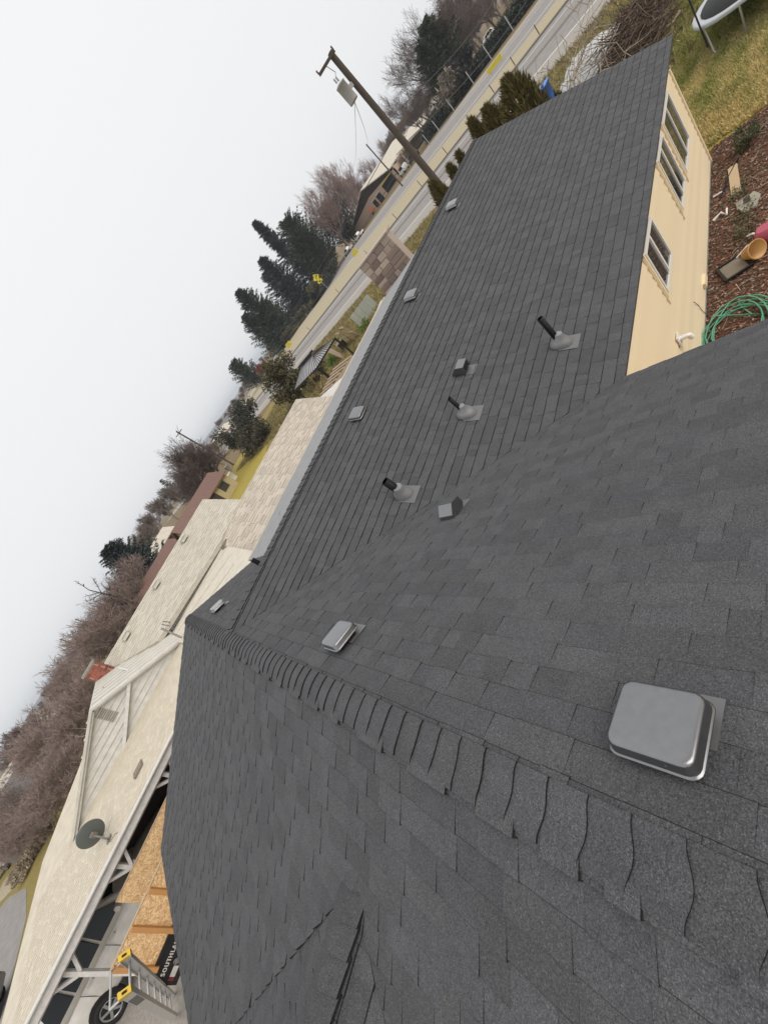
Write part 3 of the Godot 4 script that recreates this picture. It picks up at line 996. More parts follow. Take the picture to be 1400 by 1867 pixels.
func vehicle(called: String, label: String, cat: String, at: Vector3, yaw: float, kind: String, paint: Material, group := "") -> Node3D:
	var t := thing(called, label, cat, at, yaw, group)
	var L := 4.75 if kind == "suv" else 5.6
	var W := 0.94
	var ky := 1.16 if kind == "suv" else 1.0
	var st := S()
	# stations of the lower body: x, sill y, shoulder y, half width
	var low: Array = [[0.0, 0.55, 0.80, 0.74], [0.06, 0.42, 0.98, 0.86], [0.35, 0.34, 1.06, 0.92], [1.0, 0.30, 1.08, W], [2.6, 0.30, 1.06, W], [3.35, 0.30, 1.03, W], [4.0, 0.34, 0.98, 0.92], [4.55, 0.38, 0.90, 0.84], [4.72, 0.45, 0.78, 0.70]]
	if kind != "suv": low = [[0.0, 0.5, 0.95, 0.88], [0.05, 0.45, 1.05, 0.93], [0.5, 0.42, 1.08, 0.96], [1.9, 0.40, 1.08, 0.96], [3.2, 0.38, 1.08, 0.96], [4.3, 0.40, 1.10, 0.96], [5.2, 0.42, 1.06, 0.93], [5.5, 0.45, 0.98, 0.86], [5.6, 0.5, 0.85, 0.8]]
	var rings: Array = []
	for q in low:
		var r := PackedVector3Array()
		for c in [[0.75, 0.0], [1.0, 0.16], [1.02, 0.45], [1.0, 0.72], [0.955, 0.93], [0.86, 1.0], [0.4, 1.03]]:
			r.append(Vector3(q[0], lerpf(q[1], q[2] * ky, c[1]), c[0] * q[3]))
		for c in [[0.4, 1.03], [0.86, 1.0], [0.955, 0.93], [1.0, 0.72], [1.02, 0.45], [1.0, 0.16], [0.75, 0.0]]:
			r.append(Vector3(q[0], lerpf(q[1], q[2] * ky, c[1]), -c[0] * q[3]))
		rings.append(r)
	loft(st, rings)
	# cabin
	var cab: Array = [[0.10, 1.02, 1.10], [0.30, 1.02, 1.55], [0.62, 1.03, 1.72], [1.4, 1.03, 1.77], [2.3, 1.03, 1.74], [2.75, 1.03, 1.60], [3.42, 1.02, 1.06]]
	if kind != "suv": cab = [[1.95, 1.05, 1.10], [2.02, 1.05, 1.75], [2.3, 1.05, 1.88], [3.0, 1.05, 1.90], [3.5, 1.05, 1.86], [4.25, 1.05, 1.10]]
	rings = []
	for q in cab:
		var r := PackedVector3Array()
		var k: float = (q[2] - 1.0) / 0.77
		var top := lerpf(0.88, 0.66, clampf(k, 0, 1))
		for c in [[0.9, 0.0], [lerpf(0.9, top, 0.5), 0.5], [top, 0.9], [top - 0.08, 0.98], [top - 0.3, 1.0]]:
			r.append(Vector3(q[0], lerpf(q[1], q[2], c[1]) * ky, c[0]))
		for c in [[top - 0.3, 1.0], [top - 0.08, 0.98], [top, 0.9], [lerpf(0.9, top, 0.5), 0.5], [0.9, 0.0]]:
			r.append(Vector3(q[0], lerpf(q[1], q[2], c[1]) * ky, -c[0]))
		rings.append(r)
	loft(st, rings)
	part("body", st, paint, t)
	if kind != "suv":
		var bed := S()
		bx(bed, Vector3(1.0, 1.10, 0), Vector3(1.7, 0.06, 1.6))
		part("truck_bed", bed, mats.rubber, t)
	# glass
	for s in [-1, 1]:
		var sets: Array = [[[0.42, 1.12], [1.12, 1.10], [1.12, 1.62], [0.70, 1.60]], [[1.20, 1.10], [2.12, 1.09], [2.12, 1.64], [1.20, 1.64]], [[2.20, 1.09], [3.10, 1.08], [2.66, 1.55], [2.36, 1.63], [2.20, 1.63]]]
		if kind != "suv": sets = [[[2.12, 1.15], [2.75, 1.15], [2.75, 1.72], [2.2, 1.72]], [[2.82, 1.15], [3.95, 1.15], [3.45, 1.72], [2.82, 1.74]]]
		for f in sets:
			var gl := S()
			var P: Array = []
			for q in f:
				var k: float = clampf((q[1] - 1.03) / 0.66, 0, 1)
				P.append(Vector3(q[0], (q[1] + 0.06) * ky, s * (lerpf(0.9, 0.70, k) + 0.012)))
			slab(gl, P, Vector3(0, 0, -s * 0.02))
			part("window", gl, mats.car_glass, t)
	var ws := S()
	if kind == "suv": slab(ws, [Vector3(3.30, 1.13 * ky, 0.74), Vector3(3.30, 1.13 * ky, -0.74), Vector3(2.80, 1.59 * ky, -0.56), Vector3(2.80, 1.59 * ky, 0.56)], Vector3(-0.02, -0.02, 0))
	else: slab(ws, [Vector3(4.20, 1.17, 0.76), Vector3(4.20, 1.17, -0.76), Vector3(3.58, 1.82, -0.58), Vector3(3.58, 1.82, 0.58)], Vector3(-0.02, -0.02, 0))
	part("windscreen", ws, mats.car_glass, t)
	for s in [-1, 1]:
		var hl := S()
		bx(hl, Vector3(L - 0.22, 0.78, s * 0.66), Vector3(0.2, 0.14, 0.26), Basis(Vector3.UP, s * 0.5))
		part("headlight", hl, mats.grey_vinyl, t)
		var tl := S()
		bx(tl, Vector3(0.06, 0.9, s * 0.72), Vector3(0.1, 0.26, 0.14))
		part("tail_light", tl, mats.tail_red, t)
		var mi := S()
		var mx := 2.98 if kind == "suv" else 3.85
		loft(mi, [rounded(0.10, 0.06, 0.02, s * 0.86, Transform3D(Basis(Vector3.RIGHT, PI / 2), Vector3(mx, 1.16 * ky, 0))), rounded(0.16, 0.17, 0.05, s * 0.98, Transform3D(Basis(Vector3.RIGHT, PI / 2), Vector3(mx, 1.19 * ky, 0))), rounded(0.12, 0.14, 0.05, s * 1.10, Transform3D(Basis(Vector3.RIGHT, PI / 2), Vector3(mx, 1.19 * ky, 0)))])
		part("mirror", mi, paint, t)
		for hx in ([1.42, 2.32] if kind == "suv" else [2.3, 3.0]):
			var hd := S()
			loft(hd, [rounded(0.22, 0.035, 0.015, s * 0.94, Transform3D(Basis(Vector3.RIGHT, PI / 2), Vector3(hx, 0.98 * ky, 0))), rounded(0.20, 0.03, 0.013, s * 0.985, Transform3D(Basis(Vector3.RIGHT, PI / 2), Vector3(hx, 0.98 * ky, 0)))])
			part("door_handle", hd, paint, t)
		var sm := S()
		for dx in ([1.16, 2.16, 3.12] if kind == "suv" else [2.08, 2.78, 4.0]):
			bx(sm, Vector3(dx, 0.74 * ky, s * 0.953), Vector3(0.008, 0.62 * ky, 0.012))
		part("door_seam", sm, mats.dark_hole, t)
		var wx := [0.92, 3.72] if kind == "suv" else [1.05, 4.5]
		for x in wx:
			var ac := S()
			lathe(ac, Transform3D(Basis(Vector3.RIGHT, PI / 2), Vector3(x, 0.40, s * 0.92)), [Vector2(0.42, -0.06), Vector2(0.43, 0.055), Vector2(0.40, 0.06), Vector2(0.02, 0.058)], 24)
			part("wheel_arch", ac, mats.dark_hole, t)
			wheel(t, Vector3(x, 0.36, s * 0.89), 0.365, 0.23, s)
	return t

func build_trailer() -> void:
	var t := thing("utility_trailer", "black trailer with tall strand board side walls on orange studs, beside the carport", "trailer", Vector3(-6.36, 0, -11.1))
	var xl := 6.2
	# the wall towards us and the one behind it
	for w in [[1.0, 1.30, 2.06], [-1.0, 1.20, 1.95]]:
		var b := S()
		bx(b, Vector3(xl / 2, (w[1] + w[2]) / 2, w[0]), Vector3(xl, w[2] - w[1], 0.02))
		part("side_board", b, mats.strand_board, t)
		var rail := S()
		bx(rail, Vector3(xl / 2, w[2] + 0.012, w[0]), Vector3(xl, 0.022, 0.04))
		part("board_edge", rail, mats.pale_wood, t)
		var x := 0.08
		while x < xl:
			var s := S()
			bx(s, Vector3(x, (w[1] + w[2]) / 2 - 0.04, w[0] + 0.045 * signf(w[0])), Vector3(0.09, w[2] - w[1] + 0.08, 0.066))
			part("stud", s, mats.orange_wood, t)
			x += 0.60
	var fr := S()
	for s in [-1, 1]:
		bx(fr, Vector3(xl / 2 - 0.1, 0.98, s * 0.98), Vector3(xl + 0.2, 0.56, 0.05))
		bx(fr, Vector3(xl / 2, 1.27, s * 1.0), Vector3(xl, 0.06, 0.09))
		for k in 6: bx(fr, Vector3(0.75 + k * 1.1, 0.98, s * 1.015), Vector3(0.07, 0.56, 0.05))
	bx(fr, Vector3(xl / 2, 0.68, 0), Vector3(xl, 0.06, 1.9))
	bx(fr, Vector3(-0.03, 0.98, 0.72), Vector3(0.05, 0.62, 0.5))
	part("steel_body", fr, mats.black_steel, t)
	var tm := TextMesh.new()
	var font := SystemFont.new()
	font.font_names = PackedStringArray(["Droid Sans"])
	font.font_weight = 700
	tm.font = font
	tm.text = "SOUTHLAND"
	tm.font_size = 32
	tm.pixel_size = 0.0035
	tm.depth = 0.004
	tm.horizontal_alignment = HORIZONTAL_ALIGNMENT_LEFT
	tm.material = mats.white_paint
	var tx := same("lettering", tm, t, Transform3D(Basis(), Vector3(-0.06, 1.06, 1.012)))
	tx.name = "lettering"
	var pl := S()
	bx(pl, Vector3(0.02, 0.86, 1.01), Vector3(0.17, 0.10, 0.008))
	part("label_plate", pl, mats.white_paint, t)
	var ps := S()
	bx(ps, Vector3(-0.10, 0.86, 1.01), Vector3(0.05, 0.10, 0.010))
	part("reflector", ps, mats.tail_red, t)
	var em := S()
	lathe(em, Transform3D(Basis(Vector3.RIGHT, PI / 2), Vector3(0.17, 0.90, 1.006)), [Vector2(0.05, 0), Vector2(0.05, 0.006), Vector2(0.04, 0.006), Vector2(0.04, 0.0)], 20)
	bx(em, Vector3(0.17, 0.90, 1.010), Vector3(0.07, 0.010, 0.008)); bx(em, Vector3(0.17, 0.90, 1.010), Vector3(0.010, 0.07, 0.008))
	part("emblem", em, mats.grey_vinyl, t)
	for s in [-1, 1]:
		for x in [2.4, 3.3]: wheel(t, Vector3(x, 0.36, s * 1.05), 0.36, 0.2, s)
		var jk := S()
		bx(jk, Vector3(0.25, 0.35, s * 0.8), Vector3(0.08, 0.7, 0.08))
		part("jack", jk, mats.black_steel, t)

func build_ladder() -> void:
	var A := Vector3(-4.13, 3.1, -6.83)
	var B := Vector3(-4.14, 3.1, -6.29)
	var d := Vector3(-0.533, -0.466, -0.706).normalized()
	var ln := 6.5
	var foot := (A + B) * 0.5 + d * ln
	var t := thing("extension_ladder", "aluminium extension ladder with yellow rail caps rising beside the roof edge", "ladder", Vector3(foot.x, 0, foot.z))
	var o := t.position
	A -= o; B -= o
	var side := (B - A)
	side = (side - d * side.dot(d)).normalized()
	var nrm := side.cross(d)
	var wid := 0.44
	var C := (A + B) * 0.5
	var bs := Basis(side, nrm, d)
	for s in [-1, 1]:
		var e: Vector3 = A if s < 0 else B
		var r := S()
		bx(r, e + d * ln * 0.5, Vector3(0.034, 0.115, ln), bs)
		for q in [-1, 1]: bx(r, e + d * ln * 0.5 + nrm * q * 0.056 - side * s * 0.018, Vector3(0.05, 0.010, ln), bs)
		part("rail", r, mats.aluminium, t)
		var c := S()
		bx(c, e + d * 0.03, Vector3(0.064, 0.135, 0.15), bs)
		part("rail_cap", c, mats.yellow_plastic, t)
		c = S()
		bx(c, e - d * 0.05, Vector3(0.024, 0.05, 0.012), bs)
		part("cap_pad", c, mats.rubber, t)
		var sticker := S()
		if s > 0: bx(sticker, e + d * 0.95 + side * s * 0.0185, Vector3(0.003, 0.095, 0.75), bs)
		else: bx(sticker, e + d * 1.5 + side * s * 0.0185, Vector3(0.003, 0.06, 0.2), bs)
		part("sticker", sticker, mats.sticker, t)
	for k in 7:
		var g := S()
		rod(g, A + d * (0.42 + k * 0.92), B + d * (0.42 + k * 0.92), 0.016)
		part("rung", g, mats.aluminium, t)
	var h := S()
	tube(h, [A + d * 0.2 - nrm * 0.05, A + d * 0.35 - nrm * 0.2, B + d * 0.35 - nrm * 0.2, B + d * 0.2 - nrm * 0.05], [0.014, 0.014, 0.014, 0.014], 6)
	part("standoff", h, mats.aluminium, t)


func set_materials() -> void:
	var gr := granules()
	var soft := nt("soft", 0.012, 0.88, 1.0)
	var fine := nt("fine", 0.05, 0.82, 1.0)
	var blot := nt("blot", 0.006, 0.55, 1.0, 5)
	var rough := nt("rough", 0.06, 0, 1, 4, true)
	M("shingle", Color.WHITE, 0.92, gr, 0.45, {"v": true, "spec": 0.4, "bump": nt("gran", 0.4, 0, 1, 2, true), "bs": 0.45})
	M("rolled_roof", Color(0.30, 0.31, 0.32), 0.9, soft, 0.6)
	M("vent_paint", Color(0.255, 0.26, 0.27), 0.30, nt("dust", 0.02, 0.92, 1.0, 5), 2.0, {"metal": 0.92, "coat": 0.6, "bump": nt("softn", 0.01, 0, 1, 2, true), "bs": 0.08})
	M("flange", Color(0.12, 0.123, 0.128), 0.42, null, 1.0, {"spec": 0.6})
	M("boot", Color(0.25, 0.255, 0.26), 0.42, null, 1.0, {"metal": 0.3})
	M("black_pipe", Color(0.009, 0.009, 0.010), 0.5, null, 1.0, {"spec": 0.3})
	M("dark_hole", Color(0.012, 0.012, 0.012), 0.9)
	M("cream_siding", Color(0.81, 0.685, 0.475), 0.55, null, 1.0, {"v": true})
	M("white_vinyl", Color(0.78, 0.77, 0.74), 0.45)
	M("grey_vinyl", Color(0.35, 0.34, 0.33), 0.5)
	M("window_glass", Color(0.035, 0.04, 0.038), 0.04, null, 1.0, {"spec": 0.9})
	M("car_glass", Color(0.012, 0.016, 0.018), 0.05, null, 1.0, {"spec": 0.4})
	M("concrete", Color(0.36, 0.34, 0.30), 0.9, fine, 0.5)
	M("old_metal", Color(0.30, 0.28, 0.25), 0.55, fine, 2.0, {"metal": 0.4})
	M("mortar", Color(0.55, 0.46, 0.38), 0.95, fine, 2.0)
	M("stone", Color.WHITE, 0.9, fine, 2.0, {"v": true, "bump": rough, "bs": 0.5})
	M("cream_roof", Color(0.55, 0.51, 0.43), 0.9, soft, 0.5)
	M("cream_roof_v", Color.WHITE, 0.85, fine, 0.9, {"v": true})
	M("cream_metal", Color(0.66, 0.61, 0.51), 0.5, soft, 0.4)
	M("lean_roof", Color(0.64, 0.585, 0.475), 0.8, soft, 0.35)
	M("white_metal", Color(0.66, 0.64, 0.58), 0.5, soft, 0.4)
	M("white_siding", Color(0.67, 0.655, 0.61), 0.55, soft, 0.6, {"v": true})
	M("white_paint", Color(0.74, 0.73, 0.71), 0.5, soft, 1.0)
	M("plain_v", Color.WHITE, 0.9, null, 1.0, {"v": true})
	M("tan_wood", Color(0.34, 0.27, 0.19), 0.85, fine, 3.0)
	M("weathered_wood", Color(0.28, 0.24, 0.19), 0.9, fine, 3.0)
	M("pallet_wood", Color(0.55, 0.42, 0.31), 0.9, fine, 4.0, {"v": true})
	M("dish_grey", Color(0.10, 0.115, 0.11), 0.4)
	M("rubber", Color(0.014, 0.014, 0.014), 0.8)
	M("alloy", Color(0.42, 0.42, 0.43), 0.3, null, 1.0, {"metal": 0.75})
	M("car_white", Color(0.82, 0.80, 0.75), 0.28, soft, 0.5, {"coat": 0.8})
	M("truck_white", Color(0.72, 0.72, 0.71), 0.3, null, 1.0, {"coat": 0.6})
	M("dark_car", Color(0.03, 0.03, 0.035), 0.25, null, 1.0, {"coat": 0.8})
	M("tail_red", Color(0.25, 0.02, 0.02), 0.3)
	M("strand_board", Color(0.92, 0.92, 0.92), 0.85, strands(Color(0.44, 0.25, 0.10), Color(0.98, 0.70, 0.40), 5200, 44.0, 6.0), 0.75)
	M("pale_wood", Color(0.62, 0.47, 0.30), 0.8, fine, 3.0)
	M("orange_wood", Color(0.62, 0.32, 0.11), 0.75, fine, 3.0)
	M("black_steel", Color(0.010, 0.010, 0.011), 0.4)
	M("aluminium", Color(0.72, 0.72, 0.71), 0.4, fine, 2.0, {"metal": 0.35})
	M("yellow_plastic", Color(0.72, 0.48, 0.02), 0.45)
	M("sticker", Color(0.05, 0.05, 0.052), 0.5, strands(Color(0.04, 0.04, 0.04), Color(0.95, 0.95, 0.95), 260, 18.0, 2.0), 5.0)
	mats.sticker.albedo_color = Color(0.55, 0.55, 0.55)
	M("bark", Color.WHITE, 0.95, fine, 1.5, {"v": true})
	M("needles", Color.WHITE, 0.8, null, 1.0, {"v": true, "back": Color(0.02, 0.03, 0.01)})
	M("ground", Color(0.30, 0.245, 0.155), 0.97, strands(Color(0.22, 0.17, 0.10), Color(0.95, 0.85, 0.55), 9000, 16.0, 2.0), 0.22)
	M("weeds", Color(0.36, 0.31, 0.14), 0.97, strands(Color(0.35, 0.33, 0.15), Color(1.0, 0.88, 0.5), 9000, 16.0, 2.0), 0.21)
	M("lawn", Color(0.52, 0.44, 0.17), 0.97, strands(Color(0.30, 0.36, 0.10), Color(1.0, 0.86, 0.45), 9000, 18.0, 2.0), 0.45)
	M("mulch", Color(0.30, 0.20, 0.15), 0.97, strands(Color(0.20, 0.10, 0.07), Color(0.85, 0.60, 0.45), 7000, 20.0, 3.0), 0.6)
	M("yard_grass", Color(0.46, 0.41, 0.17), 0.97, strands(Color(0.45, 0.42, 0.12), Color(1.0, 0.86, 0.36), 8000, 16.0, 2.0), 0.3)
	M("asphalt", Color(0.30, 0.285, 0.27), 0.95, nt("road", 0.02, 0.85, 1.0), 0.12)
	M("gravel", Color(0.40, 0.37, 0.33), 0.97, fine, 0.3)
	M("verge", Color(0.46, 0.40, 0.27), 0.97, fine, 0.15)
	M("road_paint", Color(0.60, 0.59, 0.57), 0.85)
	M("road_dark", Color(0.10, 0.085, 0.06), 0.95, fine, 0.3)
	M("yellow_paint", Color(0.68, 0.56, 0.03), 0.6)
	M("lane", Color(0.22, 0.20, 0.185), 0.95, strands(Color(0.55, 0.5, 0.45), Color(1, 0.95, 0.9), 1500, 200.0, 2.0), 0.12)
	M("far_hill", Color(0.19, 0.20, 0.19), 1.0, blot, 0.004)
	M("pole_wood", Color(0.105, 0.085, 0.07), 0.95, fine, 1.5)
	M("grey_steel", Color(0.42, 0.43, 0.44), 0.5, null, 1.0, {"metal": 0.3})
	M("wire", Color(0.06, 0.06, 0.06), 0.6)
	M("brown_roof", Color(0.20, 0.115, 0.095), 0.9, soft, 0.3)
	M("yellow_wall", Color(0.50, 0.42, 0.23), 0.85, soft, 0.5)
	M("beige_roof", Color(0.62, 0.57, 0.48), 0.85, soft, 0.2)
	M("pink_wall", Color(0.64, 0.47, 0.37), 0.85, soft, 0.3)
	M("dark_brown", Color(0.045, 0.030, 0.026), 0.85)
	M("pale_wall", Color(0.56, 0.52, 0.46), 0.85, soft, 0.3)
	M("slate_roof", Color(0.20, 0.20, 0.20), 0.85, soft, 0.3)
	M("tarp", Color(0.56, 0.57, 0.57), 0.55, soft, 1.0)
	M("blue_plastic", Color(0.06, 0.19, 0.62), 0.4)
	M("gold_plastic", Color(0.50, 0.28, 0.09), 0.5)
	M("pink_plastic", Color(0.42, 0.08, 0.13), 0.45)
	M("hose_green", Color(0.10, 0.36, 0.23), 0.45)
	M("greenhouse", Color(0.52, 0.56, 0.50), 0.4, soft, 0.5)
	M("net_black", Color(0.02, 0.021, 0.024), 0.7)
	M("steel_tube", Color(0.55, 0.56, 0.56), 0.35, null, 1.0, {"metal": 0.6})
	M("pad_grey", Color(0.42, 0.44, 0.46), 0.5)
	M("orange_paint", Color(0.70, 0.20, 0.06), 0.6)
	M("grey_roof_metal", Color(0.40, 0.41, 0.43), 0.5, soft, 0.4)
	M("rust", Color(0.20, 0.10, 0.06), 0.9, fine, 2.0)

# a small building far off: w along local x, d along local z, roof ridge along x
func cabin(called: String, label: String, at: Vector3, yaw: float, w: float, d: float, hw: float, hr: float, wall: Material, roof: Material, wins: int, group := "") -> Node3D:
	var t := thing(called, label, "house", at, yaw, group)
	var s := S()
	bx(s, Vector3(0, hw / 2, 0), Vector3(w, hw, d))
	for e in [-1, 1]:
		slab(s, [Vector3(e * w / 2, hw, -d / 2), Vector3(e * w / 2, hw, d / 2), Vector3(e * w / 2, hr - 0.1, 0)], Vector3(-e * 0.15, 0, 0))
	part("wall", s, wall, t)
	var r := S()
	var o := 0.4
	for e in [-1, 1]:
		var sl := (hr - hw) / (d / 2)
		slab(r, [Vector3(-w / 2 - o, hr, 0), Vector3(w / 2 + o, hr, 0), Vector3(w / 2 + o, hw - sl * o, e * (d / 2 + o)), Vector3(-w / 2 - o, hw - sl * o, e * (d / 2 + o))], Vector3(0, -0.12, 0))
	part("roof", r, roof, t)
	for i in wins:
		var x := (i + 0.5) / wins * w - w / 2
		for e in [-1, 1]:
			var f := S()
			bx(f, Vector3(x, hw * 0.58, e * (d / 2 + 0.03)), Vector3(1.1, 1.0, 0.06))
			part("window", f, mats.window_glass, t)
	var dr := S()
	bx(dr, Vector3(w * 0.12, 1.0, d / 2 + 0.03), Vector3(0.9, 2.0, 0.08))
	part("door", dr, mats.dark_brown, t)
	return t

func pallet(label: String, at: Vector3, yaw: float, upright: bool, w := 1.2, h := 1.0, n := 9, group := "wooden pallets behind the house") -> void:
	var t := thing("wooden_pallet", label, "pallet", at, yaw, group)
	if upright: t.rotation.x = 1.3
	for i in n:
		var b := S(tint(Color(1, 1, 1), 0.25))
		bx(b, Vector3((i + 0.5) / n * w - w / 2, 0.13, -h / 2), Vector3(w / n * 0.62, 0.022, h))
		part("slat", b, mats.pallet_wood, t)
	for k in 3:
		var b := S(tint(Color(0.8, 0.8, 0.8), 0.2))
		bx(b, Vector3(0, 0.06, -0.05 - k * (h - 0.1) / 2.0), Vector3(w, 0.1, 0.05))
		part("bearer", b, mats.pallet_wood, t)

func _ready() -> void:
	rng.seed = 20240
	cam = Camera3D.new()
	cam.name = "camera"
	cam.transform = Transform3D(Basis(Vector3(0.336414, -0.760317, 0.555646), Vector3(0.860872, 0.487477, 0.145826), Vector3(-0.381739, 0.429282, 0.81853)), eye)
	cam.fov = 105.234
	cam.near = 0.05
	cam.far = 6000.0
	add_child(cam)
	var env := Environment.new()
	env.background_mode = Environment.BG_SKY
	var sm := ProceduralSkyMaterial.new()
	sm.sky_top_color = Color(0.78, 0.77, 0.77).linear_to_srgb()
	sm.sky_horizon_color = Color(0.634, 0.641, 0.649).linear_to_srgb()
	sm.sky_curve = 1.5
	sm.ground_horizon_color = Color(0.634, 0.641, 0.649).linear_to_srgb()
	sm.ground_bottom_color = Color(0.30, 0.28, 0.25)
	sm.ground_curve = 0.02
	var sky := Sky.new()
	sky.sky_material = sm
	env.sky = sky
	env.tonemap_mode = Environment.TONE_MAPPER_LINEAR
	env.tonemap_exposure = 1.4
	env.sdfgi_enabled = true
	env.ssao_enabled = true
	env.ssil_enabled = true
	env.fog_enabled = true
	env.fog_density = 0.00032
	env.fog_light_color = Color(0.84, 0.87, 0.91)
	var we := WorldEnvironment.new()
	we.name = "world_environment"
	we.environment = env
	add_child(we)
	var sun := DirectionalLight3D.new()
	sun.name = "sun"
	sun.light_energy = 0.5
	sun.light_color = Color(1.0, 0.975, 0.95)
	sun.light_angular_distance = 50.0
	sun.shadow_enabled = true
	sun.rotation_degrees = Vector3(-46, 16, 0)
	add_child(sun)
	set_materials()
	build_ground()
	build_house()
	build_stone_chimney()
	build_white_house()
	build_dish()
	var suv := vehicle("parked_car", "white sport utility car parked under the carport", "car", Vector3(-10.32, 0, -14.80), 0.0, "suv", mats.car_white)
	build_trailer()
	build_ladder()
	build_yard()
	build_back()
	build_road_things()
	build_far()

func build_ground() -> void:
	sheet("ground", [Vector2(-3000, 3000), Vector2(3000, 3000), Vector2(3000, -3000), Vector2(-3000, -3000)], -0.02, mats.ground)
	sheet("yard_ground", [Vector2(-40, 30), Vector2(39, 30), Vector2(39, -70), Vector2(-40, -70)], -0.012, mats.weeds)
	sheet("mulch_bed", [Vector2(3.6, 1.5), Vector2(13.4, 1.5), Vector2(13.4, -0.9), Vector2(13.1, -1.85), Vector2(13.0, -2.2), Vector2(3.6, -2.2)], 0.0, mats.mulch)
	sheet("lawn", [Vector2(13.1, 3.0), Vector2(13.4, -0.9), Vector2(13.1, -1.85), Vector2(13.3, -3.6), Vector2(18.0, -3.0), Vector2(23.4, -3.85), Vector2(27.0, -3.2), Vector2(27.0, 3.0)], 0.004, mats.lawn)
	sheet("side_lawn", [Vector2(8, -33), Vector2(13, -36), Vector2(26, -52), Vector2(26, -70), Vector2(8, -58), Vector2(6, -44)], 0.0, mats.yard_grass)
	var z := [30.0, 0.0, -20.0, -30.0, -50.0, -85.0, -120.0, -175.0, -300.0]
	var edge: Array = []; var wl: Array = []; var wl2: Array = []; var br: Array = []; var bl: Array = []; var far_: Array = []; var fw: Array = []; var fw2: Array = []; var dk: Array = []; var bed: Array = []
	for i in z.size():
		var q: float = z[i]
		var w: float = [0, 0, 0, 0.5, 1.5, 3, 5, 8, 14][i]
		edge.append(Vector2(40.4 + w * 0.35, q))
		wl.append(Vector2(45.6 + w * 0.6, q)); wl2.append(Vector2(46.0 + w * 0.6, q))
		dk.append(Vector2(61.0 + w * 1.2, q))
		br.append(Vector2(62.8 + w * 1.4, q))
		bl.append(Vector2([68, 69, 73, 75.5, 82, 92, 99, 110, 128][i], q))
		far_.append(Vector2([84, 86, 90.5, 93, 104, 117, 126, 134, 158][i], q))
		fw.append(far_[i] - Vector2(2.0, 0)); fw2.append(far_[i] - Vector2(1.5, 0))
		bed.append(far_[i] + Vector2(7.0, 0))
	strip("road", edge, dk, 0.0, mats.asphalt)
	strip("road_shoulder", edge, wl, 0.006, mats.gravel)
	strip("road_line", wl, wl2, 0.010, mats.road_paint)
	var c0: Array = []; var c1: Array = []
	for i in z.size():
		c0.append(wl[i].lerp(dk[i], 0.42)); c1.append(wl[i].lerp(dk[i], 0.52))
	strip("road_wear", c0, c1, 0.006, mats.lane)
	var d0: Array = []; var d1: Array = []
	for i in z.size():
		d0.append(wl[i].lerp(dk[i], 0.80)); d1.append(wl[i].lerp(dk[i], 0.825))
	strip("road_line", d0, d1, 0.010, mats.road_paint)
	strip("road_dark_strip", dk, br, 0.02, mats.road_dark)  # dark brown strip along the near foot of the bank
	# the bank between the roads rises as it runs away from us
	var bank := S()
	var by := [0.03, 0.03, 0.04, 0.1, 0.25, 0.55, 0.8, 0.85, 0.85]
	for i in z.size() - 1:
		var a0 := Vector3(br[i].x, 0.03, br[i].y)
		var a1 := Vector3(br[i + 1].x, 0.03, br[i + 1].y)
		var b0 := Vector3(bl[i].x - 0.6, by[i], bl[i].y)
		var b1 := Vector3(bl[i + 1].x - 0.6, by[i + 1], bl[i + 1].y)
		quadf(bank, a0, a1, b1, b0, Vector3.UP)
		quadf(bank, b0, b1, Vector3(bl[i + 1].x, 0.016, bl[i + 1].y), Vector3(bl[i].x, 0.016, bl[i].y), Vector3(1, 0.3, 0))
	part("verge", bank, mats.verge, self).set_meta("kind", "structure")
	strip("far_road", bl, far_, 0.012, mats.asphalt)
	strip("road_line", fw, fw2, 0.020, mats.road_paint)
	d0 = []; d1 = []
	for i in z.size():
		d0.append(bl[i].lerp(far_[i], 0.22)); d1.append(bl[i].lerp(far_[i], 0.25))
	strip("road_line", d0, d1, 0.020, mats.road_paint)
	strip("far_verge", far_, bed, 0.03, mats.gravel)
	# the street beyond the carport
	sheet("side_street", [Vector2(-60, 10), Vector2(-19.5, 10), Vector2(-18.4, -28), Vector2(-18.8, -34), Vector2(-20.5, -40), Vector2(-24, -45.5), Vector2(-28.5, -50), Vector2(-60, -62)], 0.0, mats.asphalt)
	sheet("driveway", [Vector2(-19.4, 0), Vector2(-3.5, 0), Vector2(-3.5, -15.5), Vector2(-9.5, -15.5), Vector2(-9.5, -33), Vector2(-17, -33), Vector2(-18.5, -28)], 0.002, mats.gravel)
	sheet("path", [Vector2(-23.2, -45.3), Vector2(-21.8, -45.6), Vector2(-25.4, -52.5), Vector2(-27.6, -54.5), Vector2(-29.0, -52.2)], 0.006, mats.verge)
	sheet("side_lawn", [Vector2(-22.0, -46.0), Vector2(-17.0, -41.0), Vector2(-14, -47), Vector2(-17, -56), Vector2(-24, -56), Vector2(-25.2, -52.5)], 0.004, mats.yard_grass)

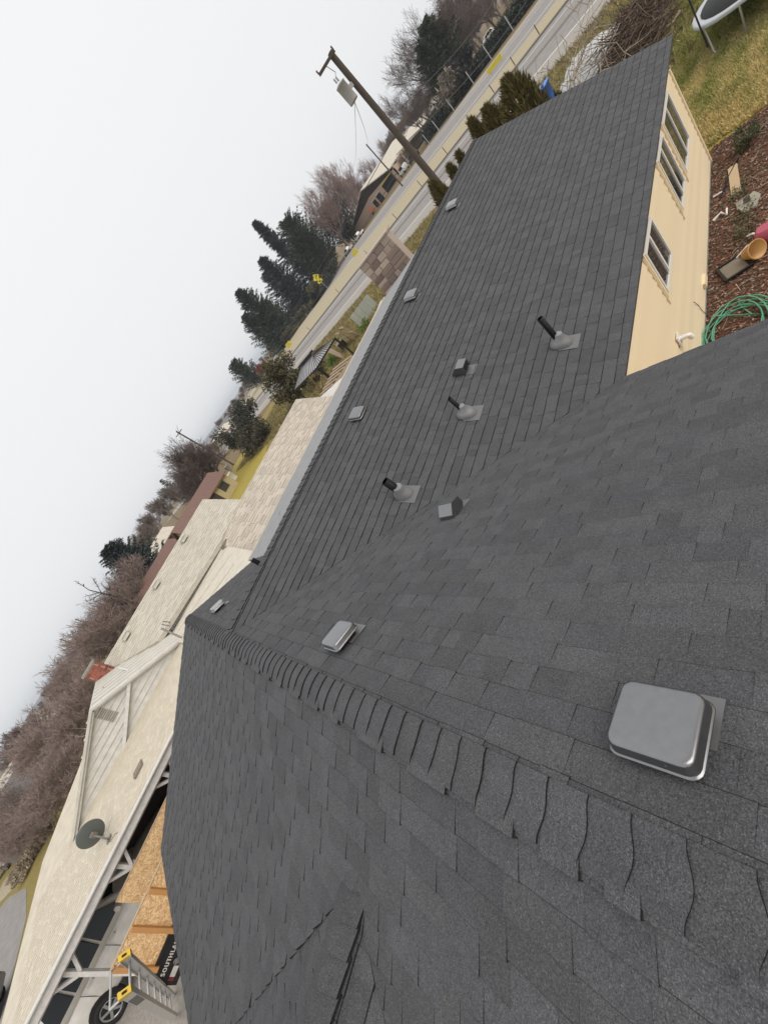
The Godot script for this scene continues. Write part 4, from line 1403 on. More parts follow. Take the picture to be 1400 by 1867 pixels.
func build_yard() -> void:
	# trampoline
	var t := thing("trampoline", "round trampoline with grey edge pad and steel legs on the lawn", "trampoline", Vector3(19.35, 0, -0.28))
	var R := 1.95
	var rim := S(); var pad := S(); var mt := S(); var ring: Array = []; var ring2: Array = []
	for k in 33:
		var a := TAU * k / 32
		ring.append(Vector3(cos(a) * R, 0.78, sin(a) * R))
	var rr: Array = []
	for k in 33: rr.append(0.03)
	tube(rim, ring, rr, 8, false)
	part("rim", rim, mats.steel_tube, t)
	lathe(pad, Transform3D(), [Vector2(R - 0.16, 0.80), Vector2(R - 0.02, 0.82), Vector2(R + 0.03, 0.80), Vector2(R + 0.03, 0.74)], 32)
	part("edge_pad", pad, mats.pad_grey, t)
	lathe(mt, Transform3D(), [Vector2(0.02, 0.77), Vector2(R - 0.18, 0.80), Vector2(R - 0.18, 0.815), Vector2(0.02, 0.785)], 32)
	part("mat", mt, mats.net_black, t)
	for k in 4:
		var a := TAU * k / 4 + 2.35
		var l := S()
		var p0 := Vector3(cos(a - 0.27) * R, 0.75, sin(a - 0.27) * R)
		var p1 := Vector3(cos(a + 0.27) * R, 0.75, sin(a + 0.27) * R)
		var q0 := Vector3(cos(a - 0.25) * R, 0.03, sin(a - 0.25) * R)
		var q1 := Vector3(cos(a + 0.25) * R, 0.03, sin(a + 0.25) * R)
		tube(l, [p0, q0 + Vector3(0, 0.08, 0), q0.lerp(q1, 0.08), q0.lerp(q1, 0.92), q1 + Vector3(0, 0.08, 0), p1], [0.025, 0.025, 0.025, 0.025, 0.025, 0.025], 8)
		part("leg", l, mats.steel_tube, t)
		for e in [p1]:
			var po := S()
			rod(po, e * Vector3(1.03, 1, 1.03) - Vector3(0, 0.45, 0), e * Vector3(1.03, 1, 1.03) + Vector3(0, 1.7, 0), 0.02)
			part("net_pole", po, mats.net_black, t)
	# tarp, blue tub, brush

	var tarp := thing("tarp", "crumpled pale grey tarp lying over the weeds past the roof edge", "tarp", Vector3(28.78, 0, -6.74))
	var st := S(); var n := 14
	var fn := FastNoiseLite.new(); fn.frequency = 0.5; fn.seed = 4
	st.set_smooth_group(1)
	var hgt := func(i: int, j: int) -> Vector3:
		var x := (i / float(n) - 0.5) * 2.6; var z := (j / float(n) - 0.5) * 2.6
		var e := 1.0 - pow(maxf(absf(x) / 1.3, absf(z) / 1.3), 3.0)
		return Vector3(x + 0.08 * fn.get_noise_2d(j * 3.0, 9.0), 0.02 + e * (0.9 + 0.35 * fn.get_noise_2d(i * 1.1, j * 1.1)) + 0.05 * fn.get_noise_2d(i * 4.0, j * 4.0), z)
	for i in n:
		for j in n:
			quadf(st, hgt.call(i, j), hgt.call(i + 1, j), hgt.call(i + 1, j + 1), hgt.call(i, j + 1), Vector3.UP)
	part("cover", st, mats.tarp, tarp)
	tarp.scale = Vector3(1.15, 1.1, 1.35)
	var bb := S()
	var tub := thing("plastic_tub", "bright blue plastic tub among the small evergreens past the roof edge", "tub", Vector3(17.4, 2.84, -5.35) - Vector3(0, 0.35, 0))
	loft(bb, [rounded(0.42, 0.34, 0.06, 0.0, Transform3D()), rounded(0.50, 0.42, 0.07, 0.40, Transform3D()), rounded(0.54, 0.46, 0.08, 0.40, Transform3D()), rounded(0.54, 0.46, 0.08, 0.44, Transform3D())])
	part("body", bb, mats.blue_plastic, tub)
	bb = S()
	bx(bb, Vector3(0, -0.6 * tub.position.y + 0.0, 0), Vector3(0.6, tub.position.y * 0.8, 0.5))
	part("stand", bb, mats.weathered_wood, tub)
	tub.scale = Vector3.ONE * 1.3
	var br := thing("brush_pile", "heap of cut brown brush and branches between lawn and weeds", "brush pile", Vector3(25.5, 0, -4.4))
	var s := S()
	for k in 2600:
		var f := rng.randf_range(-1, 1)
		var p := Vector3(f * 4.2 + rng.randfn() * 0.4, rng.randf() * 1.2 * (1.0 - f * f * 0.6) + 0.03, rng.randfn() * 0.55)
		var d := Vector3(rng.randfn() * 0.8, rng.randfn() * 0.35, rng.randfn()).normalized()
		var l := rng.randf_range(0.3, 1.1)
		s.set_color(tint([Color(0.09, 0.055, 0.04), Color(0.17, 0.12, 0.085), Color(0.05, 0.03, 0.025), Color(0.24, 0.18, 0.13)][k % 4], 0.3))
		var p2 := p + d * l + rv() * 0.1
		p2.y = maxf(p2.y, 0.03)
		tube(s, [p, p.lerp(p2, 0.5) + rv() * 0.05, p2], [0.016, 0.012, 0.006], 3, false)
	part("brush", s, mats.bark, br, "stuff")
	for q in [[Vector3(27.76, 0.4, -5.03), Vector3(27.93, 0.4, -5.92), 0.09], [Vector3(27.18, 0.5, -4.3), Vector3(26.41, 0.3, -4.74), 0.06], [Vector3(26.87, 0.6, -3.73), Vector3(25.9, 0.4, -3.89), 0.07], [Vector3(23.85, 0.3, -2.9), Vector3(23.57, 0.3, -3.3), 0.07]]:
		var g := thing("log", "", "log", Vector3(q[0].x, 0, q[0].z), 0.0, "")
		var o := g.position
		var w := S(Color(0.40, 0.31, 0.22))
		tube(w, [q[0] - o, (q[0] + q[1]) * 0.5 - o + rv() * 0.06, q[1] - o], [q[2], q[2] * 0.85, q[2] * 0.7], 7)
		part("bark", w, mats.bark, g)
		g.set_meta("label", ["long pale split log lying on the brush nearest the tarp", "thin pale branch log on the brush heap", "pale forked log at the upper end of the brush heap", "short grey log between brush heap and lawn"][["log", "log_001", "log_002", "log_003"].find(String(g.name))])
	# weathered board box by the brush
	var cr := thing("wooden_crate", "open weathered wooden crate at the corner of the dark roof", "crate", Vector3(25.28, 0.15, -4.26) - Vector3(0, 0.15, 0), 0.5)
	for f in [[0.0, 0.24, 0.6, 0.02], [0.0, -0.24, 0.6, 0.02]]:
		var w := S(); bx(w, Vector3(f[0], 0.25, f[1]), Vector3(f[2], 0.5, f[3])); part("plank", w, mats.pale_wood, cr)
	for f in [0.3, -0.3]:
		var w := S(); bx(w, Vector3(f, 0.25, 0), Vector3(0.02, 0.5, 0.46)); part("plank", w, mats.weathered_wood, cr)
	# pale limbed shrub over the tarp
	bare_tree("bare_tree", "small bare tree with pale crooked limbs beside the blue tub", Vector3(20.2, 0, -5.9), 4.0, {"col": Color(0.42, 0.35, 0.26), "kids": 3, "bend": 0.45, "r": 0.055, "a0": 35.0, "a1": 80.0, "thin": 0.008, "up": 0.0, "first": 0.42}, mats.bark, 2, 4)
	bare_tree("bare_tree", "spindly bare sapling leaning over the grey tarp", Vector3(20.8, 0, -4.6), 3.2, {"col": Color(0.30, 0.25, 0.19), "kids": 3, "bend": 0.35, "r": 0.03, "a0": 25.0, "a1": 60.0, "thin": 0.006, "first": 0.5}, mats.bark, 1, 3)
	# arborvitae beyond the end of the roof

	var lab := ["bushy arborvitae rising widest beyond the rake of the roof", "arborvitae just left of the widest one, ragged top", "narrow arborvitae third from the right in the row", "short arborvitae between the pole and the row of evergreens", "pointed arborvitae beside the foot of the utility pole", "low arborvitae at the left end of the row beyond the ridge", "small dark evergreen beside the blue tub"]
	var at: Array = [Vector3(16.58, 0, -5.59), Vector3(16.79, 0, -6.48), Vector3(16.88, 0, -7.06), Vector3(16.83, 0, -7.91), Vector3(16.82, 0, -8.39), Vector3(16.31, 0, -8.94), Vector3(17.65, 0, -5.2)]
	var hh := [4.05, 3.97, 4.09, 3.76, 3.75, 3.92, 2.56]
	var wd := [2.3, 1.7, 1.0, 0.8, 0.8, 1.2, 1.0]
	for i in 7:
		var tr := thing("arborvitae", lab[i], "evergreen", at[i], 0.0, "evergreens in a row beyond the roof")
		var wst := S(Color(0.07, 0.05, 0.04))
		tube(wst, [Vector3.ZERO, Vector3(0, hh[i] * 0.8, 0)], [0.07, 0.02], 6)
		part("trunk", wst, mats.bark, tr)
		var fs := S()
		for k in 6500:
			var f := pow(rng.randf(), 0.75)
			var a := rng.randf() * TAU
			var lobes := 1.0 + 0.34 * sin(a * 5.0 + f * 7.0 + i) + 0.22 * sin(a * 2.0 - f * 15.0)
			var r: float = wd[i] * 0.55 * pow(1.0 - f, 0.62) * lobes * sqrt(rng.randf_range(0.35, 1.0))
			var p := Vector3(cos(a) * r, hh[i] * f, sin(a) * r)
			fs.set_color(tint(Color(0.115, 0.105, 0.032) if rng.randf() < 0.72 else Color(0.15, 0.10, 0.035), 0.5))
			leaf(fs, p, (Vector3.UP + Vector3(cos(a), 0, sin(a)) * 0.45 + rv() * 0.4).normalized(), rv(), rng.randf_range(0.10, 0.24), 0.055)
		part("crown", fs, mats.needles, tr)
	# small things on the mulch
	var bo := thing("board", "pale tan board lying on the mulch near the wall", "board", Vector3(11.16, 0.03, -1.56), 0.0)
	var w := S(); bx(w, Vector3.ZERO, Vector3(1.1, 0.03, 0.15), Basis(Vector3.UP, 0.05)); part("plank", w, mats.pale_wood, bo)
	var pipe := thing("black_pipe", "thin black pipe lying on the mulch beside the board", "pipe", Vector3(11.44, 0.02, -1.65))
	w = S(); tube(w, [Vector3(11.86, 0.03, -1.5) - pipe.position, Vector3(11.42, 0.03, -1.65) - pipe.position, Vector3(10.79, 0.03, -1.78) - pipe.position], [0.02, 0.02, 0.02], 6); part("tube", w, mats.black_pipe, pipe)
	var fl := thing("flagstone", "pale flat flagstone lying on the mulch", "stone", Vector3(10, 0, -1.34))
	w = S(Color(0.42, 0.40, 0.33))
	slab(w, [Vector3(-0.32, 0.05, -0.10), Vector3(0.0, 0.055, -0.22), Vector3(0.34, 0.05, -0.14), Vector3(0.38, 0.05, 0.10), Vector3(0.1, 0.05, 0.22), Vector3(-0.28, 0.05, 0.12)], Vector3(0, -0.06, 0))
	part("slab", w, mats.stone, fl)
	fl.scale = Vector3(0.75, 1, 0.7)
	var fl2 := thing("flagstone", "smaller grey stone beside the pale flagstone", "stone", Vector3(10.15, 0, -1.44))
	w = S(Color(0.30, 0.29, 0.24))
	slab(w, [Vector3(-0.15, 0.05, -0.08), Vector3(0.12, 0.05, -0.1), Vector3(0.14, 0.05, 0.1), Vector3(-0.1, 0.05, 0.12)], Vector3(0, -0.06, 0))
	part("slab", w, mats.stone, fl2)
	var gp := thing("plant_pot", "orange yellow plastic pot tipped on its side on the mulch", "plant pot", Vector3(8.36, 0.12, -1.32))
	w = S()
	lathe(w, Transform3D(Basis(Vector3(0.8, 0, 0.6).normalized(), 1.25), Vector3(0, 0.02, 0)), [Vector2(0.12, -0.13), Vector2(0.19, 0.12), Vector2(0.205, 0.12), Vector2(0.205, 0.15), Vector2(0.185, 0.15), Vector2(0.11, -0.11), Vector2(0.01, -0.11)], 20)
	part("pot", w, mats.gold_plastic, gp)
	gp.scale = Vector3.ONE * 0.76
	var pf := thing("picture_frame", "dark rectangular frame with broken pane lying on the mulch", "frame", Vector3(8.32, 0.04, -1.58), 0.3)
	w = S()
	for e in [-1, 1]:
		bx(w, Vector3(0, 0, e * 0.17), Vector3(0.52, 0.05, 0.04)); bx(w, Vector3(e * 0.24, 0, 0), Vector3(0.04, 0.05, 0.30))
	part("border", w, mats.black_steel, pf)
	w = S(); bx(w, Vector3(0, -0.008, 0), Vector3(0.44, 0.01, 0.30)); part("pane", w, mats.weathered_wood, pf)
	var pk := thing("plastic_toy", "pink plastic toy with thin legs at the right edge on the mulch", "toy", Vector3(8.65, 0.1, -1.12))
	w = S()
	loft(w, [rounded(0.26, 0.22, 0.06, -0.08, Transform3D()), rounded(0.34, 0.3, 0.08, 0.06, Transform3D()), rounded(0.20, 0.2, 0.06, 0.16, Transform3D())])
	part("seat", w, mats.pink_plastic, pk)
	for q in [Vector3(-0.42, -0.06, 0.1), Vector3(0.36, -0.06, -0.3), Vector3(-0.1, -0.06, -0.42)]:
		w = S(); tube(w, [Vector3.ZERO, q * 0.6 + Vector3(0, 0.06, 0), q], [0.018, 0.018, 0.014], 6); part("leg", w, mats.white_vinyl, pk)
	var sk := thing("scrap_trim", "bent strip of white trim lying against the wall", "trim", Vector3(10.2, 0.02, -1.79))
	w = S()
	tube(w, [Vector3(10.16, 0.03, -1.89) - sk.position, Vector3(10.22, 0.06, -1.76) - sk.position, Vector3(10.08, 0.03, -1.68) - sk.position, Vector3(10.3, 0.03, -1.68) - sk.position], [0.03, 0.025, 0.025, 0.02], 5)
	part("strip", w, mats.white_vinyl, sk)
	var sk2 := thing("scrap_trim", "short white stick of trim on the mulch at the wall corner", "trim", Vector3(11.03, 0.02, -1.85))
	w = S(); rod(w, Vector3(11.03, 0.03, -1.9) - sk2.position, Vector3(11, 0.03, -1.75) - sk2.position, 0.02); part("strip", w, mats.white_vinyl, sk2)
	# hose
	var ho := thing("garden_hose", "coiled green garden hose on the mulch by the lower roof edge", "hose", Vector3(6.72, 0.03, -1.53))
	w = S()
	var pts: Array = []; var rad: Array = []
	for k in 120:
		var a := k * 0.36
		pts.append(Vector3(cos(a) * (0.55 + 0.12 * sin(k * 0.31)), 0.02 + 0.07 * (k / 120.0) + 0.015 * sin(k * 1.7), sin(a) * (0.38 + 0.08 * sin(k * 0.23))))
		rad.append(0.010)
	tube(w, pts, rad, 6)
	tube(w, [pts[119], pts[119] + Vector3(0.2, 0.02, 0.15), Vector3(6.79, 0.03, -1.18) - ho.position, Vector3(6.9, 0.03, -1.35) - ho.position, Vector3(7.2, 0.03, -1.48) - ho.position, Vector3(7.32, 0.05, -1.51) - ho.position], [0.010, 0.010, 0.010, 0.010, 0.010, 0.010], 6)
	part("tube", w, mats.hose_green, ho)
	bush("shrub", "dark leafy clump growing at the corner of mulch and lawn", Vector3(12.22, 0, -1.32), Vector3(0.75, 0.4, 0.4), Color(0.10, 0.11, 0.055), 1100, 0.06, mats.needles)
	bush("shrub", "low dull green weeds across the middle of the mulch", Vector3(9.5, 0, -1.39), Vector3(1.3, 0.13, 0.35), Color(0.15, 0.14, 0.075), 700, 0.045, mats.needles)
	bush("shrub", "small weedy patch beside the tan board", Vector3(10.65, 0, -1.49), Vector3(0.6, 0.1, 0.3), Color(0.15, 0.145, 0.08), 400, 0.04, mats.needles)
	# litter of bark and twigs
	var chip := S(); bx(chip, Vector3.ZERO, Vector3(0.036, 0.008, 0.014))
	scatter("bark_litter", "loose reddish bark chips strewn over the mulch bed", chip, 30000, Vector2(3.6, 13.2), Vector2(-1.95, 1.2), [Color(0.21, 0.075, 0.055), Color(0.07, 0.045, 0.035), Color(0.13, 0.085, 0.06), Color(0.36, 0.26, 0.20), Color(0.10, 0.09, 0.045)], 0.012, 0.35, "litter")
	var tw := S(); bx(tw, Vector3.ZERO, Vector3(0.30, 0.006, 0.007))
	scatter("twig_litter", "dead twigs and stems strewn over the mulch bed", tw, 420, Vector2(3.6, 13.2), Vector2(-1.95, 1.2), [Color(0.30, 0.22, 0.16), Color(0.42, 0.33, 0.25), Color(0.12, 0.07, 0.05)], 0.02, 0.25, "twigs")
	var bl := S()
	tri(bl, Vector3(-0.012, 0, 0), Vector3(0.03, 0.10, 0.01), Vector3(0.012, 0, 0))
	tri(bl, Vector3(0.0, 0, -0.012), Vector3(-0.04, 0.085, 0.02), Vector3(0.0, 0, 0.012))
	tri(bl, Vector3(0.01, 0, 0.01), Vector3(0.01, 0.075, -0.05), Vector3(-0.01, 0, 0.01))
	scatter("lawn_grass", "short green and straw coloured grass blades of the lawn", bl, 90000, Vector2(13.3, 27.0), Vector2(-3.4, 2.5), [Color(0.25, 0.28, 0.055), Color(0.62, 0.51, 0.23), Color(0.40, 0.36, 0.10), Color(0.70, 0.60, 0.32)], 0.0, 1.0, "grass")
	var wd2 := S()
	for k in 5:
		var d := rv(); d.y = absf(d.y) + 0.5
		leaf(wd2, rv() * 0.05 * Vector3(1, 0, 1), d.normalized(), rv(), 0.34, 0.035)
	scatter("weed_tufts", "dry weed tufts on the strip between yard and road", wd2, 26000, Vector2(20.0, 40.0), Vector2(-60.0, -2.5), [Color(0.30, 0.26, 0.10), Color(0.20, 0.20, 0.06), Color(0.42, 0.35, 0.18), Color(0.16, 0.12, 0.07)], 0.0, 1.0, "weeds")

func scatter(called: String, label: String, st: SurfaceTool, n: int, xr: Vector2, zr: Vector2, cols: Array, y: float, tilt: float, cat: String) -> void:
	st.generate_normals()
	var fld := FastNoiseLite.new()
	fld.frequency = 0.05
	var mm := MultiMesh.new()
	mm.transform_format = MultiMesh.TRANSFORM_3D
	mm.use_colors = true
	mm.mesh = st.commit()
	mm.mesh.surface_set_material(0, mats.plain_v)
	mm.instance_count = n
	for i in n:
		var b := Basis(Vector3.UP, rng.randf() * TAU) * Basis(Vector3(rng.randfn(), 0, rng.randfn()).normalized(), rng.randfn() * 0.25 * tilt)
		b = b.scaled(Vector3.ONE * rng.randf_range(0.5, 1.35))
		var p := Vector3(rng.randf_range(xr.x, xr.y), y + rng.randf() * 0.02, rng.randf_range(zr.x, zr.y))
		mm.set_instance_transform(i, Transform3D(b, p))
		var c: Color = cols[rng.randi() % cols.size()]
		if cat == "grass":   # greener away from the mulch, strawy in streaks
			var k := clampf((p.x - 15.5) / 6.0 + fld.get_noise_2d(p.x * 9.0, p.z * 30.0) * 1.1 + 0.25, 0, 1)
			c = (cols[1] as Color).lerp(cols[0], k).lerp(cols[3], 0.35 * rng.randf())
		mm.set_instance_color(i, tint(c, 0.3))
	var o := MultiMeshInstance3D.new()
	o.name = numbered(called)
	o.multimesh = mm
	add_child(o)
	tag(o, label, cat, "", "stuff")

func build_back() -> void:
	# gazebo
	var g := thing("gazebo", "black framed gazebo with ribbed grey metal hip roof behind the house", "gazebo", Vector3(19.6, 0, -26.2))
	var o := g.position
	var cs := [Vector3(20.6, 2.2, -23.5) - o, Vector3(18.0, 2.2, -24.2) - o, Vector3(18.4, 2.2, -28.9) - o, Vector3(21.2, 2.2, -28.3) - o]
	var tp := [Vector3(19.45, 2.85, -25.0) - o, Vector3(19.5, 2.85, -27.3) - o]
	for f in [[0, 1, 0, 0], [1, 2, 0, 1], [2, 3, 1, 1], [3, 0, 1, 0]]:
		var s := S()
		var P: Array = [cs[f[0]], cs[f[1]], tp[f[3]]]
		if f[2] != f[3]: P = [cs[f[0]], cs[f[1]], tp[f[3]], tp[f[2]]] if f[2] == 0 else [cs[f[0]], cs[f[1]], tp[f[3]], tp[f[2]]]
		slab(s, P, Vector3(0, -0.03, 0))
		part("roof_panel", s, mats.grey_roof_metal, g)
		var rb := S()
		for k in 12:
			var q := (k + 0.5) / 12.0
			var lo: Vector3 = cs[f[0]].lerp(cs[f[1]], q)
			var hi: Vector3 = tp[f[2]].lerp(tp[f[3]], q)
			bar(rb, lo + Vector3.UP * 0.02, lo.lerp(hi, 0.93) + Vector3.UP * 0.02, 0.045, 0.03)
		part("rib", rb, mats.dark_brown, g, "stuff")
	var fr := S()
	for i in 4:
		bar(fr, cs[i] - Vector3.UP * 0.05, cs[(i + 1) % 4] - Vector3.UP * 0.05, 0.07, 0.12)
		bar(fr, Vector3(cs[i].x, 0, cs[i].z), cs[i], 0.1, 0.1)
	part("frame", fr, mats.black_steel, g)
	var tc := S()
	bar(tc, tp[0] + Vector3.UP * 0.1, tp[1] + Vector3.UP * 0.1, 0.45, 0.14)
	part("roof_cap", tc, mats.black_steel, g)
	# what stands about it
	pallet("upright pallet of dark gapped boards beside the pale fence", Vector3(25.34, 0, -26.82), 0.95, true, 2.2, 1.7, 9)
	pallet("pale pallet leaning beside the darker upright one", Vector3(26.04, -0, -28.52), 0.95, true, 2.0, 1.5, 9)
	pallet("weathered pallet under the gazebo roof edge", Vector3(23.9, 0, -28.56), 0.75, true, 2.3, 1.5, 10)
	var bxs := thing("storage_box", "dark brown storage box between gazebo and pallets", "box", Vector3(25.86, 0, -29.5), 0.8)
	var s := S(); bx(s, Vector3(0, 0.4, 0), Vector3(1.2, 0.8, 0.7)); part("body", s, mats.dark_brown, bxs)
	s = S(); bx(s, Vector3(0, 0.83, 0), Vector3(1.3, 0.06, 0.8)); part("lid", s, mats.weathered_wood, bxs)
	var pg := thing("pergola", "row of long bare wooden slats over the back yard beside the pale roof", "pergola", Vector3(13.2, 0, -17.2))
	var P0 := Vector3(14.53, 2.1, -18.71) - pg.position
	var P1 := Vector3(13.92, 2.1, -16.14) - pg.position
	var Q0 := Vector3(12.56, 2.1, -18.54) - pg.position
	var Q1 := Vector3(12.36, 2.1, -16.85) - pg.position
	for k in 6:
		s = S(tint(Color(1, 1, 1), 0.15))
		bar(s, P0.lerp(Q0, k / 5.0), P1.lerp(Q1, k / 5.0), 0.10, 0.05)
		part("slat", s, mats.pallet_wood, pg)
	for e in [P0, P1, Q0, Q1]:
		s = S(); bar(s, Vector3(e.x, 0, e.z), e - Vector3.UP * 0.03, 0.09, 0.09, Vector3.RIGHT); part("post", s, mats.pallet_wood, pg)
	for e in [[P0, Q0], [P1, Q1]]:
		s = S(); bar(s, e[0] - Vector3.UP * 0.09, e[1] - Vector3.UP * 0.09, 0.06, 0.12); part("beam", s, mats.pallet_wood, pg)
	var gh := thing("panel_fence", "pale green panel fence with thin dark posts behind the ridge", "fence", Vector3(27.08, 0, -27.57))
	var d := Vector3(28.04, 0, -26.01) - gh.position
	for k in 4:
		s = S(tint(Color.WHITE, 0.05))
		var a := d * (k / 3.0) * 1.0
		var b := d * ((k + 0.97) / 3.0)
		slab(s, [a, b, b + Vector3.UP * 1.35, a + Vector3.UP * 1.35], d.cross(Vector3.UP).normalized() * 0.03)
		part("panel", s, mats.greenhouse, gh)
		s = S(); rod(s, a, a + Vector3.UP * 1.45, 0.03, 6); part("post", s, mats.dark_brown, gh)
	# bare poles of a swing frame in the yard
	var sw := thing("pole_frame", "pale leaning pole frame in front of the gazebo", "frame", Vector3(20.95, 0, -30.23))
	s = S()
	rod(s, Vector3(20.95, 0, -30.23) - sw.position, Vector3(17, 2.46, -24.11) - sw.position, 0.05, 6)
	rod(s, Vector3(20.77, 0, -29.9) - sw.position, Vector3(18.03, 1.96, -27.64) - sw.position, 0.05, 6)
	rod(s, Vector3(20.87, 0, -29.92) - sw.position, Vector3(17.74, 1.67, -24.2) - sw.position, 0.04, 6)
	part("poles", s, mats.pallet_wood, sw)
	bush("shrub", "bright green leafy plant under the gazebo roof edge", Vector3(25, 0, -30.86), Vector3(1.6, 0.9, 1.4), Color(0.10, 0.19, 0.03), 900, 0.16, mats.needles)
	bush("shrub", "low green plant below the pale panel fence", Vector3(25.51, 0, -25.75), Vector3(2.0, 0.6, 1.0), Color(0.12, 0.19, 0.03), 700, 0.15, mats.needles)
	bush("shrub", "brown and green planting under the left end of the gazebo", Vector3(23.16, 0, -33.95), Vector3(3.0, 0.8, 2.0), Color(0.11, 0.10, 0.04), 900, 0.18, mats.needles)
	bush("shrub", "dark reddish shrubs in the shade of the gazebo", Vector3(24.33, 0, -32.66), Vector3(2.4, 1.3, 1.6), Color(0.06, 0.04, 0.03), 900, 0.17, mats.needles)
	bush("shrub", "tall olive brown shrub standing left of the gazebo roof", Vector3(24.72, 0, -38.79), Vector3(5.2, 5.0, 5.2), Color(0.095, 0.085, 0.042), 5200, 0.34, mats.needles)
	bush("shrub", "wide grey green juniper at the corner of the yellow side lawn", Vector3(23.04, 0, -51.04), Vector3(6.0, 5.6, 6.0), Color(0.055, 0.058, 0.045), 6500, 0.36, mats.needles, "shrub", "", 0.7)
	bush("shrub", "smaller juniper just beside the wide grey green one", Vector3(21.42, 0, -47.38), Vector3(4.2, 3.6, 4.0), Color(0.07, 0.068, 0.045), 3500, 0.32, mats.needles, "shrub", "", 0.7)
	# house with the brown roof
	cabin("house", "long low house with brown roof and yellow end wall past the side lawn", Vector3(11.9, 0, -54.6), 0.0, 8.2, 8.4, 2.25, 3.55, mats.yellow_wall, mats.brown_roof, 3)
	cabin("house", "low red brown roofed house behind the white roofs", Vector3(2.5, 0, -61.0), 0.1, 9.0, 8.0, 2.0, 3.2, mats.pale_wall, mats.brown_roof, 3)
	for q in [["grey bin standing at the corner of the yellow wall", Vector3(23.1, 0, -68.52)], ["white bin beside the grey one at the yellow wall", Vector3(17.95, 0, -55.73)], ["dark bin left of the white one on the side lawn", Vector3(14.46, 0, -50.93)]]:
		var b := thing("bin", q[0], "bin", q[1])
		var w := S()
		loft(w, [rounded(0.7, 0.7, 0.08, 0, Transform3D()), rounded(0.85, 0.85, 0.1, 1.1, Transform3D()), rounded(0.9, 0.9, 0.1, 1.12, Transform3D()), rounded(0.8, 0.8, 0.1, 1.25, Transform3D())])
		part("body", w, mats.white_vinyl if "white" in q[0] else (mats.grey_vinyl if "grey" in q[0] else mats.black_steel), b)

func line_of_wire(called: String, label: String, a: Vector3, b: Vector3, sag: float, r: float) -> void:
	var t := thing(called, label, "wire", a)
	var pts: Array = []; var rad: Array = []
	for k in 17:
		var f := k / 16.0
		pts.append((b - a) * f - Vector3.UP * sag * 4.0 * f * (1 - f))
		rad.append(r)
	var s := S()
	tube(s, pts, rad, 4)
	part("strand", s, mats.wire, t)

